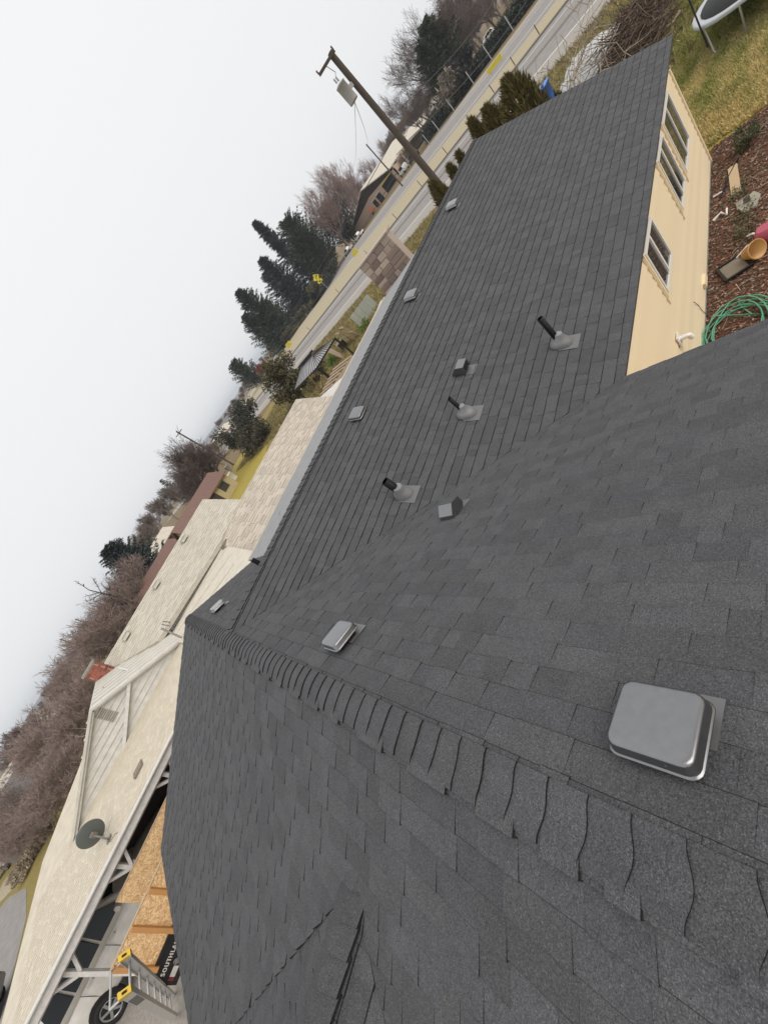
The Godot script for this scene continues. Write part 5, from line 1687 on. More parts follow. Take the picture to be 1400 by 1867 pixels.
func build_road_things() -> void:
	# utility pole
	var b := Vector3(25.1, 0, -13.5)
	var topy := 10.16
	var t := thing("utility_pole", "tall brown wooden utility pole with crossarm and grey transformer beyond the roof", "utility pole", b)
	var s := S()
	tube(s, [Vector3.ZERO, Vector3(0, topy * 0.5, 0), Vector3(0, topy, 0)], [0.20, 0.175, 0.14], 12)
	part("pole", s, mats.pole_wood, t)
	s = S()
	var ca := Vector3(0.86, 0, -0.50)
	ca = Vector3(0.35, 0, -0.94)
	var c0 := Vector3(24.93, 9.98, -13.17) - b
	var c1 := Vector3(24.38, 10.07, -14.17) - b
	bar(s, c0, c1, 0.10, 0.12)
	part("crossarm", s, mats.pole_wood, t)
	for c in [c0, c1]:
		s = S()
		lathe(s, Transform3D(Basis(), c.lerp((c0 + c1) * 0.5, 0.05) + Vector3(0, 0.05, 0)), [Vector2(0.03, 0), Vector2(0.05, 0.04), Vector2(0.03, 0.08), Vector2(0.05, 0.12), Vector2(0.02, 0.16)], 8)
		part("insulator", s, mats.rust, t)
	var tr := Vector3(24.32, 8.71, -13.66) - b
	s = S()
	lathe(s, Transform3D(Basis(), tr - Vector3(0, 0.5, 0)), [Vector2(0.02, 0), Vector2(0.25, 0.0), Vector2(0.26, 0.05), Vector2(0.26, 0.84), Vector2(0.28, 0.85), Vector2(0.28, 0.89), Vector2(0.18, 0.93), Vector2(0.02, 0.94)], 18)
	part("transformer", s, mats.grey_steel, t)
	s = S()
	for e in [-1, 1]: lathe(s, Transform3D(Basis(), tr + Vector3(e * 0.12, 0.5, 0)), [Vector2(0.03, 0), Vector2(0.05, 0.05), Vector2(0.03, 0.1), Vector2(0.05, 0.15), Vector2(0.02, 0.22)], 8)
	bar(s, tr, Vector3(0, tr.y, 0), 0.06, 0.2)
	part("bushing", s, mats.grey_vinyl, t)
	s = S()
	var br0 := Vector3(25.03, 5.96, -13.41) - b
	var br1 := Vector3(26.34, 5.93, -13.28) - b
	bar(s, br0, br1, 0.16, 0.2)
	part("lower_crossarm", s, mats.pole_wood, t)
	s = S()
	tube(s, [c0.lerp(c1, 0.6), c0.lerp(c1, 0.55) + Vector3(0, -0.5, 0.1), tr + Vector3(0.12, 0.7, 0)], [0.015, 0.015, 0.015], 5)
	part("jumper_wire", s, mats.wire, t)
	line_of_wire("service_wire", "thin service wire drooping from the transformer, nearer the pole", b + tr + Vector3(0, -0.5, 0), Vector3(102.84, 11.02, -61.84), 0.6, 0.015)
	line_of_wire("service_wire", "thin service wire drooping from the transformer, farther from the pole", b + tr + Vector3(0, -0.5, 0), Vector3(154.51, 14.13, -101.74), 0.6, 0.015)
	line_of_wire("overhead_wire", "overhead wire from the pole along the road past the conifers, upper one", b + Vector3(0, 5.9, 0), Vector3(42.23, 5.94, -67.95), 0.5, 0.018)
	line_of_wire("overhead_wire", "overhead wire from the pole along the road past the conifers, lower one", b + Vector3(0, 4.9, 0), Vector3(45.43, 4.26, -65.85), 0.5, 0.018)
	line_of_wire("overhead_wire", "overhead wire from the pole towards the big bare trees at the top", b + Vector3(0, 6.6, 0), Vector3(67.15, 5.33, -19.77), 0.4, 0.018)
	line_of_wire("overhead_wire", "lower overhead wire from the pole towards the big bare trees", b + Vector3(0, 5.3, 0), Vector3(63.87, 2.84, -16.65), 0.4, 0.018)
	# posts on the median and on the far side, in front of the hedge
	var mp := thing("marker_post", "thin dark post with a wire stay on the tan strip between the roads", "post", Vector3(63.6, 0, -23.0), 0.0, "thin posts along the tan strip")
	s = S(); rod(s, Vector3.ZERO, Vector3(0, 1.0, 0), 0.05, 6); part("shaft", s, mats.rust, mp)
	var lb := ["near the top of the picture", "third from the top", "level with the yellow panel", "beside the pole", "past the pole", "before the shop", "by the stone chimney", "beyond the stone chimney", "above the pallets", "far along the strip"]
	var zz := [-17.0, -20.0, -26.5, -31.0, -36.5, -43.0, -52.0, -64.0, -80.0, -105.0]
	for i in 10:
		copy(mp, "thin dark post on the tan strip, " + lb[i], Vector3(63.4 + maxf(0.0, (-zz[i] - 26) * 0.07), 0, zz[i]))
	var fp := thing("fence_post", "pale steel fence post at the far road edge, nearest the white car", "post", Vector3(103.63, 0, -30.42), 0.0, "pale steel posts along the far road edge")
	s = S(); rod(s, Vector3.ZERO, Vector3(0, 2.6, 0), 0.09, 6); part("shaft", s, mats.grey_steel, fp)
	var fl := ["second from the top", "third from the top, by the dark trees", "fourth, where the hedge starts", "beside the porch of the shop", "in front of the shop corner", "between the white trucks and the conifers", "below the conifers", "under the yellow sign", "beside the round yellow bush", "near the red shrub", "farthest along"]
	var fpos: Array = [Vector3(106.1, 0, -35.86), Vector3(106.59, 0, -40.43), Vector3(107.5, 0, -46.19), Vector3(107.65, 0, -50.73), Vector3(109.08, 0, -54.63), Vector3(113.9, 0, -97.61), Vector3(118.59, 0, -107.41), Vector3(120.43, 0, -119.98), Vector3(119.17, 0, -132.22), Vector3(117.2, 0, -143.14), Vector3(114.57, 0, -151.57)]
	for i in 11: copy(fp, "pale fence post at the far road edge, " + fl[i], fpos[i])
	for q in [[Vector3(85.65, 0, -29), "bright yellow panel standing on the tan strip near the top of the picture", 2.6, 0.6], [Vector3(86.95, 0, -71.48), "yellow panel on the tan strip beside the stone chimney", 2.0, 1.2], [Vector3(83.54, 0, -111.37), "small yellow panel on the tan strip above the gazebo", 3.0, 1.6]]:
		var yp := thing("yellow_panel", q[1], "panel", q[0])
		s = S(); bx(s, Vector3(0, 0.2 + q[3] / 2, 0), Vector3(0.12, q[3], q[2])); part("face", s, mats.yellow_paint, yp)
		s = S()
		for e in [-1, 1]: bx(s, Vector3(0.08, 0.15 + q[3] / 2, e * q[2] * 0.35), Vector3(0.08, 0.3 + q[3], 0.08))
		part("post", s, mats.grey_steel, yp)
	# yellow diamond sign
	var sp := Vector3(91.15, 0, -89.86)
	var sg := thing("road_sign", "yellow diamond warning sign with a black arrow and plaque under it, by the conifers", "sign", sp, -0.75)
	s = S(); var sy: float = 4.94
	rod(s, Vector3(0, 0, 0), Vector3(0, sy, 0), 0.07, 6); part("post", s, mats.grey_steel, sg)
	s = S(); bx(s, Vector3(0, sy, 0.10), Vector3(1.5, 1.5, 0.04), Basis(Vector3.BACK, PI / 4)); part("diamond", s, mats.yellow_paint, sg)
	s = S(); bx(s, Vector3(0, sy - 1.3, 0.10), Vector3(1.5, 0.7, 0.04)); part("plaque", s, mats.yellow_paint, sg)
	s = S()
	bx(s, Vector3(-0.12, sy - 0.2, 0.13), Vector3(0.16, 0.7, 0.02)); bx(s, Vector3(0.1, sy + 0.12, 0.13), Vector3(0.5, 0.16, 0.02))
	slab(s, [Vector3(0.3, sy + 0.42, 0.125), Vector3(0.3, sy - 0.18, 0.125), Vector3(0.68, sy + 0.12, 0.125)], Vector3(0, 0, 0.02))
	bx(s, Vector3(0, sy - 1.3, 0.13), Vector3(0.8, 0.3, 0.02))
	part("arrow", s, mats.black_steel, sg)
	# hedge fence along the far road
	var hf := thing("hedge", "long dark green clipped hedge along the far road edge below the big trees", "hedge", Vector3(112, 0, -44))
	s = S()
	for i in 26000:
		var f := rng.randf()
		var p := Vector3(lerpf(-9, 13, f), 0, lerpf(28, -18, f)) + Vector3(rng.randfn() * 0.6, rng.randf() * 2.3, rng.randfn() * 0.6)
		s.set_color(tint(Color(0.05, 0.058, 0.04), 0.4))
		leaf(s, p, rv(), rv(), 0.7, 0.35)
	part("foliage", s, mats.needles, hf, "stuff")
	# trucks and cars across the road
	vehicle("pickup_truck", "white pickup truck nearest the conifers across the road", "truck", Vector3(129.64, 0, -105.79), 1.35, "pickup", mats.truck_white, "")
	vehicle("pickup_truck", "white pickup truck next to the orange machine across the road", "truck", Vector3(127.94, 0, -97.24), 1.35, "pickup", mats.truck_white, "")
	vehicle("parked_car", "white van like car parked at the right end of the shop", "car", Vector3(131.52, 0, -74.59), 1.0, "suv", mats.truck_white)
	vehicle("parked_car", "dark car parked in shade beside the shop porch", "car", Vector3(126.49, 0, -67.4), 1.0, "suv", mats.dark_car)
	vehicle("parked_car", "white car half hidden under the trees at the top of the picture", "car", Vector3(173.03, 0, -54.51), 2.2, "suv", mats.truck_white)
	var om := thing("orange_machine", "orange digging machine in front of the shop wall", "machine", Vector3(148.48, 0, -103.26), 0.6)
	s = S()
	bx(s, Vector3(0, 1.5, 0), Vector3(3.0, 1.4, 1.8)); bx(s, Vector3(0.4, 2.6, 0), Vector3(1.3, 1.2, 1.4))
	part("body", s, mats.orange_paint, om)
	s = S()
	tube(s, [Vector3(1.4, 1.8, 0), Vector3(3.0, 3.4, 0), Vector3(4.2, 1.2, 0)], [0.25, 0.22, 0.16], 6)
	part("arm", s, mats.orange_paint, om)
	s = S()
	for e in [-1, 1]: bx(s, Vector3(0, 0.4, e * 0.9), Vector3(3.2, 0.8, 0.5))
	part("track", s, mats.rubber, om)
	# the shop
	var sh := thing("shop", "long low shop with beige roof, dark gable and open garage bays across the road", "building", Vector3(147.5, 0, -101))
	var X := 0.0
	s = S()
	slab(s, [Vector3(X, 0, 14.0), Vector3(X, 3.0, 14.0), Vector3(X, 4.4, 0.5), Vector3(X, 2.5, -14.5), Vector3(X, 0, -14.5)], Vector3(0.4, 0, 0))
	bx(s, Vector3(12, 1.6, 13.8), Vector3(24, 3.2, 0.4)); bx(s, Vector3(12, 1.6, -14.3), Vector3(24, 3.2, 0.4))
	part("wall", s, mats.pink_wall, sh)
	s = S()
	slab(s, [Vector3(X - 0.06, 3.95, 13.6), Vector3(X - 0.06, 7.75, 0.5), Vector3(X - 0.06, 3.0, -14.4), Vector3(X - 0.06, 4.4, 0.5)], Vector3(0.1, 0, 0))
	slab(s, [Vector3(X + 0.1, 2.4, -14.5), Vector3(X + 0.1, 3.0, 14.0), Vector3(X + 0.1, 3.9, 13.6), Vector3(X + 0.1, 7.7, 0.5)], Vector3(0.1, 0, 0))
	part("gable", s, mats.dark_brown, sh)
	for e in [[13.7, 4.05], [-14.6, 2.9]]:
		s = S()
		slab(s, [Vector3(X - 1.2, 7.9, 0.5), Vector3(X + 34, 7.9, 0.5), Vector3(X + 34, e[1], e[0]), Vector3(X - 1.2, e[1], e[0])], Vector3(0, -0.3, 0))
		part("roof", s, mats.beige_roof, sh)
	for q in [[12.0, 5.4, 3.0, 0.2], [4.6, 2.2, 2.7, 0.0], [1.6, 1.6, 2.6, 0.3]]:
		s = S()
		bx(s, Vector3(X - 0.02, q[3] + (q[2] - q[3]) / 2, q[0] - q[1] / 2 + 0.2), Vector3(0.16, q[2] - q[3], q[1]))
		part("garage_opening", s, mats.dark_hole, sh)
		s = S()
		bx(s, Vector3(X - 0.1, q[2] + 0.15, q[0] - q[1] / 2 + 0.2), Vector3(0.2, 0.3, q[1] + 0.4))
		part("lintel", s, mats.yellow_paint if q[1] > 5 else mats.white_paint, sh)
	s = S()
	slab(s, [Vector3(X + 4, 4.6, 15), Vector3(X + 46, 4.6, 15), Vector3(X + 46, 2.9, 26), Vector3(X + 4, 2.9, 26)], Vector3(0, -0.3, 0))
	part("porch_roof", s, mats.beige_roof, sh)
	s = S()
	for k in 6: bx(s, Vector3(X + 4.5 + k * 7.5, 1.5, 25.6), Vector3(0.3, 3.0, 0.3))
	part("porch_post", s, mats.pale_wall, sh)
	s = S(); bx(s, Vector3(X + 24, 1.5, 16.5), Vector3(40, 3.0, 0.4)); part("wall", s, mats.pale_wall, sh)

func build_far() -> void:
	# hills far away
	for q in [["hill", -30.0, 36.0, 2300.0, 26.0], ["hill", -16.0, 12.0, 3000.0, 62.0]]:
		var s := S()
		var n := 60
		var f := FastNoiseLite.new(); f.frequency = 0.06; f.seed = int(q[3])
		var top: Array = []
		for i in n + 1:
			var u := i / float(n)
			var a := deg_to_rad(lerpf(q[1], q[2], u))
			var e: float = q[4] * (0.75 + 0.5 * f.get_noise_1d(i * 2.0)) * smoothstep(0.0, 0.2, u) * smoothstep(1.0, 0.8, u) + 2.0
			top.append([Vector3(sin(a), 0, -cos(a)), e])
		s.set_smooth_group(1)
		for i in n:
			var A: Vector3 = top[i][0]; var B: Vector3 = top[i + 1][0]
			var D: float = q[3]
			quadf(s, A * D, B * D, B * (D + 420) + Vector3.UP * top[i + 1][1], A * (D + 420) + Vector3.UP * top[i][1], Vector3.UP)
			quadf(s, A * (D + 420) + Vector3.UP * top[i][1], B * (D + 420) + Vector3.UP * top[i + 1][1], B * (D + 1000), A * (D + 1000), Vector3.UP)
		var h := part("hill", s, mats.far_hill, self)
		h.set_meta("kind", "structure")
	var brown := {"col": Color(0.20, 0.155, 0.135), "kids": 5, "thin": 0.02, "bend": 0.22, "a0": 20.0, "a1": 50.0}
	var grey := {"col": Color(0.30, 0.25, 0.22), "kids": 5, "thin": 0.02, "bend": 0.25, "a0": 18.0, "a1": 48.0, "up": 0.14}
	var plum := {"col": Color(0.36, 0.28, 0.25), "kids": 4, "thin": 0.011, "bend": 0.3, "a0": 20.0, "a1": 60.0, "lean": 0.7, "first": 0.4}
	var pink := {"col": Color(0.40, 0.30, 0.27), "kids": 5, "thin": 0.022, "bend": 0.18, "a0": 15.0, "a1": 42.0, "up": 0.16}
	# the big bare trees at the top
	var big := bare_tree("bare_tree", "huge bare tree at the top edge, leftmost of the big ones across the road", Vector3(139.55, 0, -55), 19.95, brown, mats.bark)
	copy(big, "huge bare tree with thick forked trunk at the top edge across the road", Vector3(141.43, 0, -49.98), 2.0, Vector3.ONE * 1.12)
	copy(big, "bare tree behind the white car at the top of the picture", Vector3(143.29, 0, -44.36), 4.0, Vector3.ONE * 0.75)
	copy(big, "bare tree with drooping twigs over the far hedge", Vector3(131, 0, -49.38), 1.0, Vector3(0.9, 0.8, 0.9))
	copy(big, "bare tree standing behind the white car, right of it", Vector3(162.89, 0, -48.64), 3.0, Vector3(0.8, 0.62, 0.8))
	copy(big, "bare tree with forking limbs left of the dark evergreen mass", Vector3(134.62, 0, -66.15), 5.2, Vector3(0.62, 0.814035, 0.62))
	var bl2 := ["bare tree in the upper left of the big group, nearest the sky", "bare twiggy tree above the dark evergreen", "bare tree filling the gap right of the dark evergreen", "low bare tree over the hedge near the shop porch", "bare tree at the right end of the big group by the far road", "bare tree behind the hedge beside the drooping grey shrub", "small bare tree at the top edge by the far road"]
	var bp2: Array = [Vector3(146.96, 0, -63.28), Vector3(137.17, 0, -60.69), Vector3(151.15, 0, -52.47), Vector3(131.02, 0, -62.11), Vector3(159, 0, -44.1), Vector3(138.69, 0, -57.15), Vector3(155.06, 0, -39.44)]
	var bh2 := [1.01153, 0.766416, 0.376441, 0.491729, 0.149373, 0.513784, 0.0441103]
	for i in 7: copy(big, bl2[i], bp2[i], i * 2.1, Vector3(1.1, 1.0, 1.1) * maxf(0.3, bh2[i]))
	var og := {"n": 420, "shape": 0.5, "droop": 0.1, "leaf": 0.05, "bare": 0.2}
	var e1 := Vector3(125.77, 0, -49.05)
	conifer("evergreen_tree", "dark ragged evergreen standing among the big bare trees", e1, 14.71, 5.5, mats.needles, mats.bark, Color(0.051, 0.061, 0.032), og)
	conifer("evergreen_tree", "second dark evergreen lower among the big bare trees", Vector3(121.95, 0, -50.53), 13.08, 4.0, mats.needles, mats.bark, Color(0.051, 0.061, 0.032), og)
	bush("shrub", "dry grey shrub with drooping stems over the far hedge", Vector3(112.9, 0, -46.23), Vector3(7, 6, 5), Color(0.20, 0.17, 0.13), 3000, 0.9, mats.needles, "shrub", "", -0.2)
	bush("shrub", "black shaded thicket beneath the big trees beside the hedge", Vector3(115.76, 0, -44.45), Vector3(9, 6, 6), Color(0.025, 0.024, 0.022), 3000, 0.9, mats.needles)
	# trees behind the shop and next to it
	var g1 := bare_tree("bare_tree", "pale twiggy bare tree behind the shop, tallest of the row", Vector3(151.8, 0, -114.26), 26.38, pink, mats.bark)
	var lab := ["pinkish bare tree between the conifers and the shop gable", "pinkish bare tree just behind the shop gable", "grey bare tree behind the ridge of the shop", "grey bare tree behind the middle of the shop roof", "bare tree behind the right part of the shop roof", "low bare tree behind the dark pole brace", "bare tree just right of the tallest pale one"]
	var bp: Array = [Vector3(135.02, 0, -111.33), Vector3(148.38, 0, -110.49), Vector3(169.02, 0, -116), Vector3(177.47, 0, -112.27), Vector3(186.14, 0, -107.6), Vector3(189.32, 0, -101.89), Vector3(162.07, 0, -117.19)]
	var bh := [0.934041, 0.72138, 0.633055, 0.579985, 0.521607, 0.447309, 0.949204]
	for i in 7: copy(g1, lab[i], bp[i], i * 1.3, Vector3(1.15, 1.0, 1.15) * bh[i])
	# conifers
	conifer("spruce_tree", "tall blue grey spruce with open drooping boughs, tallest conifer across the road", Vector3(130.22, 0, -128.58), 32.83, 6.8, mats.needles, mats.bark, Color(0.058, 0.072, 0.068), {"n": 760, "droop": 0.3, "leaf": 0.03, "shape": 0.7})
	conifer("juniper_tree", "broad dark green juniper just right of the tall spruce", Vector3(135.57, 0, -122.93), 23.84, 9.8, mats.needles, mats.bark, Color(0.058, 0.067, 0.032), {"n": 900, "droop": -0.35, "leaf": 0.034, "shape": 0.42, "lift": 0.5})
	conifer("juniper_tree", "dark pointed juniper beside the shop gable", Vector3(143.29, 0, -113.83), 16.04, 7.6, mats.needles, mats.bark, Color(0.046, 0.055, 0.032), {"n": 800, "droop": -0.3, "leaf": 0.045, "shape": 0.55, "lift": 0.5})
	conifer("spruce_tree", "bluish spruce whose boughs reach out left below the tall one", Vector3(119.26, 0, -129.43), 24.35, 7.3, mats.needles, mats.bark, Color(0.064, 0.075, 0.070), {"n": 760, "droop": 0.2, "leaf": 0.034, "shape": 0.6})
	conifer("spruce_tree", "dark green spruce with layered boughs, lower left of the group", Vector3(104.92, 0, -133.76), 24.58, 8.3, mats.needles, mats.bark, Color(0.046, 0.064, 0.038), {"n": 760, "droop": 0.12, "leaf": 0.036, "shape": 0.6})
	conifer("spruce_tree", "dark spruce at the lower end of the conifer group", Vector3(99.36, 0, -135.47), 18.65, 7.9, mats.needles, mats.bark, Color(0.043, 0.061, 0.036), {"n": 760, "droop": 0.12, "leaf": 0.042, "shape": 0.6})
	conifer("juniper_tree", "dark conifer filling the middle of the group behind the yellow sign", Vector3(124.94, 0, -115.28), 17.65, 8.5, mats.needles, mats.bark, Color(0.046, 0.052, 0.032), {"n": 900, "droop": -0.2, "leaf": 0.05, "shape": 0.4, "lift": 0.4})
	conifer("spruce_tree", "dark spruce filling the middle of the group between the two reaching ones", Vector3(123.62, 0, -137.63), 21.66, 8.0, mats.needles, mats.bark, Color(0.052, 0.066, 0.045), {"n": 700, "droop": 0.1, "leaf": 0.04, "shape": 0.45})
	conifer("spruce_tree", "dark green conifer low in the group above the olive brush", Vector3(112.43, 0, -140.57), 16.49, 7.5, mats.needles, mats.bark, Color(0.048, 0.062, 0.038), {"n": 700, "droop": 0.0, "leaf": 0.045, "shape": 0.42})
	conifer("evergreen_tree", "grey green evergreen beside the red leaved shrub", Vector3(93.16, 0, -157.51), 13.9, 5.6, mats.needles, mats.bark, Color(0.065, 0.075, 0.043), {"n": 500, "droop": -0.2, "leaf": 0.06, "shape": 0.4})
	bush("shrub", "reddish brown twiggy shrub below the spruces", Vector3(117.35, 0, -132.51), Vector3(9, 7, 7), Color(0.085, 0.06, 0.055), 3000, 0.9, mats.needles)
	bush("shrub", "red leaved shrub at the lower end of the conifers", Vector3(94.47, 0, -149.68), Vector3(5, 6.0, 5), Color(0.22, 0.05, 0.035), 1800, 0.7, mats.needles)
	bush("shrub", "yellow green round bush beside the yellow sign", Vector3(116.15, 0, -117.19), Vector3(6, 5.4, 6), Color(0.15, 0.14, 0.025), 3500, 0.6, mats.needles)
	bush("shrub", "dark undergrowth along the road below the conifers", Vector3(114.61, 0, -114.49), Vector3(10, 4.0, 16), Color(0.05, 0.05, 0.03), 6000, 0.9, mats.needles)
	bush("shrub", "olive brush along the road below the lowest spruces", Vector3(100.76, 0, -126.85), Vector3(8, 4.0, 26), Color(0.09, 0.085, 0.045), 6000, 0.8, mats.needles)
	# the tree beside the far pole
	bare_tree("bare_tree", "spreading bare tree beside the tilted far utility pole", Vector3(19.44, 0, -63.07), 10.49, {"col": Color(0.17, 0.13, 0.115), "kids": 5, "thin": 0.014, "bend": 0.3, "a0": 25.0, "a1": 62.0, "lean": 0.7, "first": 0.34}, mats.bark, 4, 5)
	var ub := Vector3(24.87, 0, -70.76)
	var up := thing("utility_pole", "plain dark utility pole rising behind the spreading bare tree", "utility pole", ub)
	var s2 := S(); tube(s2, [Vector3.ZERO, Vector3(0, 10.4, 0)], [0.17, 0.13], 8); part("pole", s2, mats.pole_wood, up)
	s2 = S(); bx(s2, Vector3(0, 9.9, 0), Vector3(1.6, 0.12, 0.12)); part("crossarm", s2, mats.pole_wood, up)
	var i2 := 0
	for q in [[Vector3(-26.87, 0, -116.95), 6.2, "short distant utility pole left of the brick chimney"], [Vector3(102.84, 0, -61.84), 11.08, "thin dark utility pole rising over the shop roof"], [Vector3(-15.83, 0, -118.95), 9.3, "distant utility pole above the brick chimney"], [Vector3(-12.37, 0, -134.43), 9.4, "distant utility pole among the dark trees near the spruce"]]:
		copy(up, q[2], q[0], 0.4 * i2, Vector3(1, q[1] / 10.4, 1))
		i2 += 1
	# trees behind the white roofs
	var m1 := bare_tree("bare_tree", "bare grey brown tree behind the brown roof, right of the pair of dark tips", Vector3(24.42, 0, -117.49), 9.66, grey, mats.bark)
	var ml := ["bare tree mass behind the brown roof, middle one", "bare tree leaning over the left end of the brown roof", "rounded bare tree between brown roof and small spruce", "tall bare tree just right of the small spruce", "low bare tree beyond the small spruce", "twiggy bare tree left of the spreading one", "low twiggy bare tree beyond the yellow side lawn", "pale bare tree below the far hill", "bare tree between the junipers and the far hill"]
	var mp: Array = [Vector3(19.98, 0, -118.32), Vector3(14.3, 0, -109.07), Vector3(10.99, 0, -99.39), Vector3(10.39, 0, -114.53), Vector3(2.74, 0, -89.96), Vector3(27.79, 0, -106.43), Vector3(40.53, 0, -112.95), Vector3(52.17, 0, -129.92), Vector3(61.98, 0, -136.6)]
	var mh := [9.46, 8.99, 7.8, 8.28, 6.62, 7.97, 5.11, 3.02, 1.78]
	for i in 9: copy(m1, ml[i], mp[i], i * 0.9, Vector3(1.35, 1.08, 1.35) * (mh[i] / 9.66))
	conifer("spruce_tree", "small pointed dark spruce behind the bare trees, upper tip of a pair", Vector3(38.21, 0, -165.65), 12.38, 2.6, mats.needles, mats.bark, Color(0.058, 0.065, 0.058), {"n": 200, "leaf": 0.05})
	conifer("spruce_tree", "small pointed dark spruce, lower tip of the pair", Vector3(35.67, 0, -166.22), 10.38, 2.4, mats.needles, mats.bark, Color(0.058, 0.065, 0.058), {"n": 200, "leaf": 0.05})
	conifer("spruce_tree", "round topped blue spruce standing alone against the sky behind the white roof", Vector3(3.47, 0, -69.91), 9.55, 4.3, mats.needles, mats.bark, Color(0.046, 0.067, 0.064), {"n": 620, "droop": 0.1, "leaf": 0.05, "shape": 0.5, "bare": 0.15})
	# bare dark tree with short side twigs against the sky
	bare_tree("bare_tree", "dark bare tree with bristling twigs against the sky, left of the blue spruce", Vector3(-1.54, 0, -57.98), 9.43, {"col": Color(0.12, 0.095, 0.085), "kids": 16, "thin": 0.01, "bend": 0.12, "a0": 35.0, "a1": 65.0, "first": 0.85, "r": 0.13, "lenk": 0.3, "wood": 2}, mats.bark, 1, 2)
	# plum coloured thicket behind the gable
	var p1 := bare_tree("bare_tree", "plum coloured bushy bare tree behind the brick chimney", Vector3(-9.29, 0, -49.13), 4.97, plum, mats.bark, 5, 5, "tree", "")
	var pl := ["plum coloured thicket tree beside the left gable rake, upper", "plum coloured thicket tree beside the left gable rake, middle", "plum coloured thicket tree beside the left gable rake, lower", "plum thicket tree farther back against the sky near the distant pole", "plum thicket tree against the sky, leftmost", "bushy dark tree behind the ridge of the white roof", "bushy dark tree right of the distant pole above the chimney", "bushy dark tree below the bristling bare one", "thicket tree behind the white pickup at the left edge", "thicket tree low at the left edge above the street", "plum thicket tree in front of the pale house at the left edge"]
	var pp: Array = [Vector3(-11.13, 0, -44.63), Vector3(-12.76, 0, -40.02), Vector3(-14.19, 0, -37.4), Vector3(-15.77, 0, -73.32), Vector3(-16.45, 0, -57.7), Vector3(-4.82, 0, -61.81), Vector3(-7.6, 0, -57.5), Vector3(-1.46, 0, -59.98), Vector3(-20.5, 0, -52.11), Vector3(-17.86, 0, -42.39), Vector3(-17.49, 0, -52.14)]
	var ph := [3.99, 3.12, 3, 5.89, 5.28, 6.18, 5.55, 5.86, 3.85, 2.55, 4.66]
	for i in 11: copy(p1, pl[i], pp[i], i * 1.7, Vector3(1.45, 1.3, 1.45) * (ph[i] / 4.97))
	var r1 := bare_tree("bare_tree", "pinkish bare tree at the left edge against the sky", Vector3(-25.24, 0, -86.39), 7.93, {"col": Color(0.22, 0.16, 0.14), "kids": 5, "thin": 0.02, "bend": 0.25, "a0": 20.0, "a1": 55.0}, mats.bark)
	copy(r1, "low pinkish bare tree at the left edge below the first", Vector3(-24.2, 0, -76.25), 1.0, Vector3.ONE * (0.887768))
	# houses among the trees on the left
	cabin("house", "pale cream house with cream roof among the plum trees at the left", Vector3(-23.56, 0, -78.54) , 0.5, 9, 7, 2.6, 4.6, mats.pale_wall, mats.cream_roof, 3)
	cabin("house", "dark grey roofed house at the left edge", Vector3(-19.82, 0, -56.63) + Vector3(-3, 0, 0), 0.3, 7, 7, 2.6, 4.2, mats.slate_roof, mats.slate_roof, 2)
	cabin("house", "cream house beside the dark grey one at the left edge", Vector3(-21.9, 0, -62.26), 0.3, 6, 7, 2.6, 4.8, mats.pale_wall, mats.pale_wall, 2)
	cabin("house", "pale roofed house low at the left edge beyond the pickup", Vector3(-30.12, 0, -71.95), 0.2, 10, 7, 2.2, 3.4, mats.tan_wood, mats.pale_wall, 2)
	cabin("house", "small distant house with pale roof right of the far hill", Vector3(56.03, 0, -139.14), 0.4, 10, 8, 2.6, 4.4, mats.pale_wall, mats.beige_roof, 2)
	cabin("house", "distant white house beyond the juniper", Vector3(74.04, 0, -174.98), 0.2, 12, 9, 3, 5, mats.white_siding, mats.slate_roof, 3)
	cabin("house", "distant shed with light roof beneath the hill", Vector3(81.78, 0, -204.24), 0.6, 12, 8, 2.6, 4, mats.white_siding, mats.beige_roof, 2)
	cabin("house", "pale house with grey roof behind the bare tree mass", Vector3(8.93, 0, -94.58), 0.2, 8, 7, 2.4, 4.0, mats.pale_wall, mats.beige_roof, 2)
	cabin("house", "green roofed shed behind the white main roof", Vector3(-1.87, 0, -65.97) , 0.9, 3, 2.5, 2.6, 3.4, mats.greenhouse, mats.greenhouse, 0)
	vehicle("pickup_truck", "white pickup truck parked at the left edge beyond the dry shrubs", "truck", Vector3(-29.95, 0, -60.05), -0.785, "pickup", mats.truck_white)
	vehicle("parked_car", "dark car on the street at the lower left edge", "car", Vector3(-22.6, 0, -27.6), 0.1, "suv", mats.dark_car)
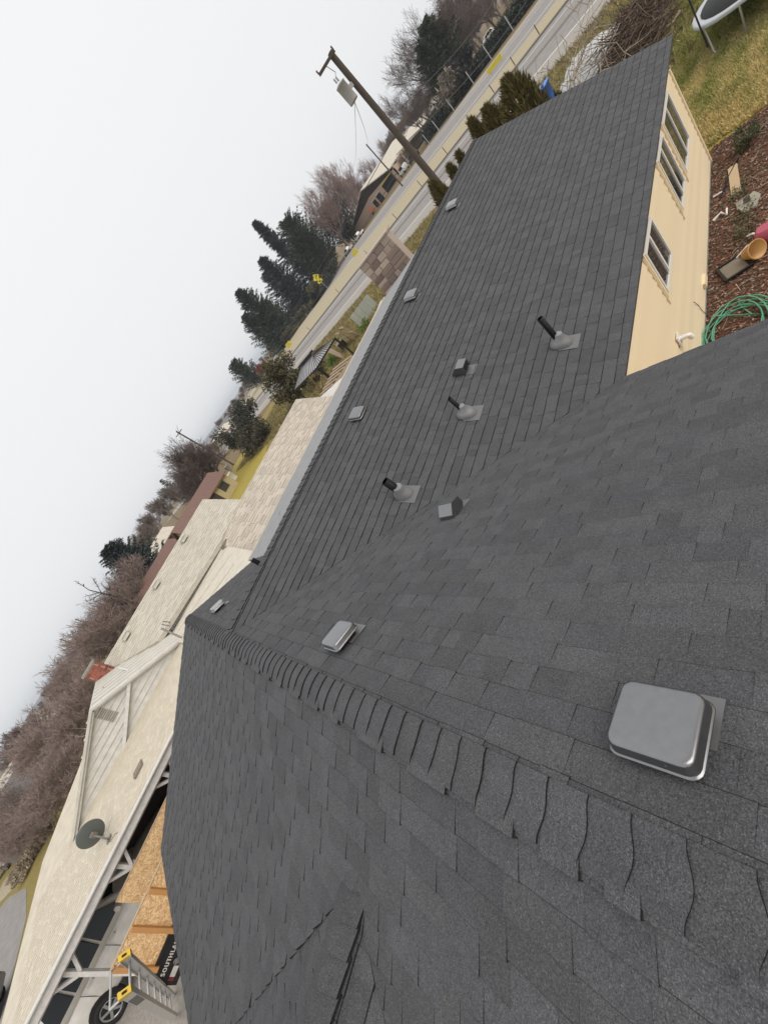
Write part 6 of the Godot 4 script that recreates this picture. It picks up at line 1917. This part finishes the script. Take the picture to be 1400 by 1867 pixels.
	var db := bush("shrub", "dry tan shrub beside the street past the carport roof, upper", Vector3(-20, 0, -43.73), Vector3(2.6, 0.9, 2.0), Color(0.33, 0.27, 0.19), 1600, 0.22, mats.needles, "shrub", "dry shrubs along the street")
	copy(db, "dry tan shrub beside the street past the carport roof, middle", Vector3(-20.83, 0, -43.6), 1.0, Vector3(1.1, 1, 1.1))
	copy(db, "dry tan shrub beside the street past the carport roof, lower", Vector3(-23.09, 0, -47), 2.0, Vector3(0.8, 0.7, 0.8))
	copy(db, "dry tan shrub under the plum thicket by the carport roof edge", Vector3(-19.27, 0, -43.79), 3.0)
	bush("shrub", "green olive hedge below the plum thicket at the carport roof edge", Vector3(-18.77, 0, -47.37) , Vector3(3.0, 1.4, 6.0), Color(0.12, 0.115, 0.03), 3000, 0.25, mats.needles)
	# the far wood that reads as one mass
	far_wood("far_wood", "far off bare wood along the horizon", m1, 190, -48.0, 42.0, 230.0, 520.0, 7.0)
	far_wood("far_wood", "far off bare trees beyond the road at the top of the picture", m1, 120, 60.0, 84.0, 190.0, 420.0, 10.0)

func far_wood(called: String, label: String, src: Node3D, n: int, a0: float, a1: float, d0: float, d1: float, h: float) -> void:
	var o := Node3D.new()
	o.name = numbered(called)
	add_child(o)
	tag(o, label, "wood", "", "stuff")
	for c in ["trunk", "crown"]:
		var mesh: Mesh = (src.get_node(c) as MeshInstance3D).mesh
		var mm := MultiMesh.new()
		mm.transform_format = MultiMesh.TRANSFORM_3D
		mm.mesh = mesh
		mm.instance_count = n
		var r := RandomNumberGenerator.new()
		r.seed = n
		var size := mesh.get_aabb().end.y if c == "crown" else (src.get_node("crown") as MeshInstance3D).mesh.get_aabb().end.y
		for i in n:
			var a := deg_to_rad(r.randf_range(a0, a1))
			var d := r.randf_range(d0, d1)
			var k := h * r.randf_range(0.6, 1.2) / size
			mm.set_instance_transform(i, Transform3D(Basis(Vector3.UP, r.randf() * TAU).scaled(Vector3(k * 1.3, k, k * 1.3)), Vector3(sin(a) * d, 0, -cos(a) * d)))
		var q := MultiMeshInstance3D.new()
		q.name = c
		q.multimesh = mm
		o.add_child(q)
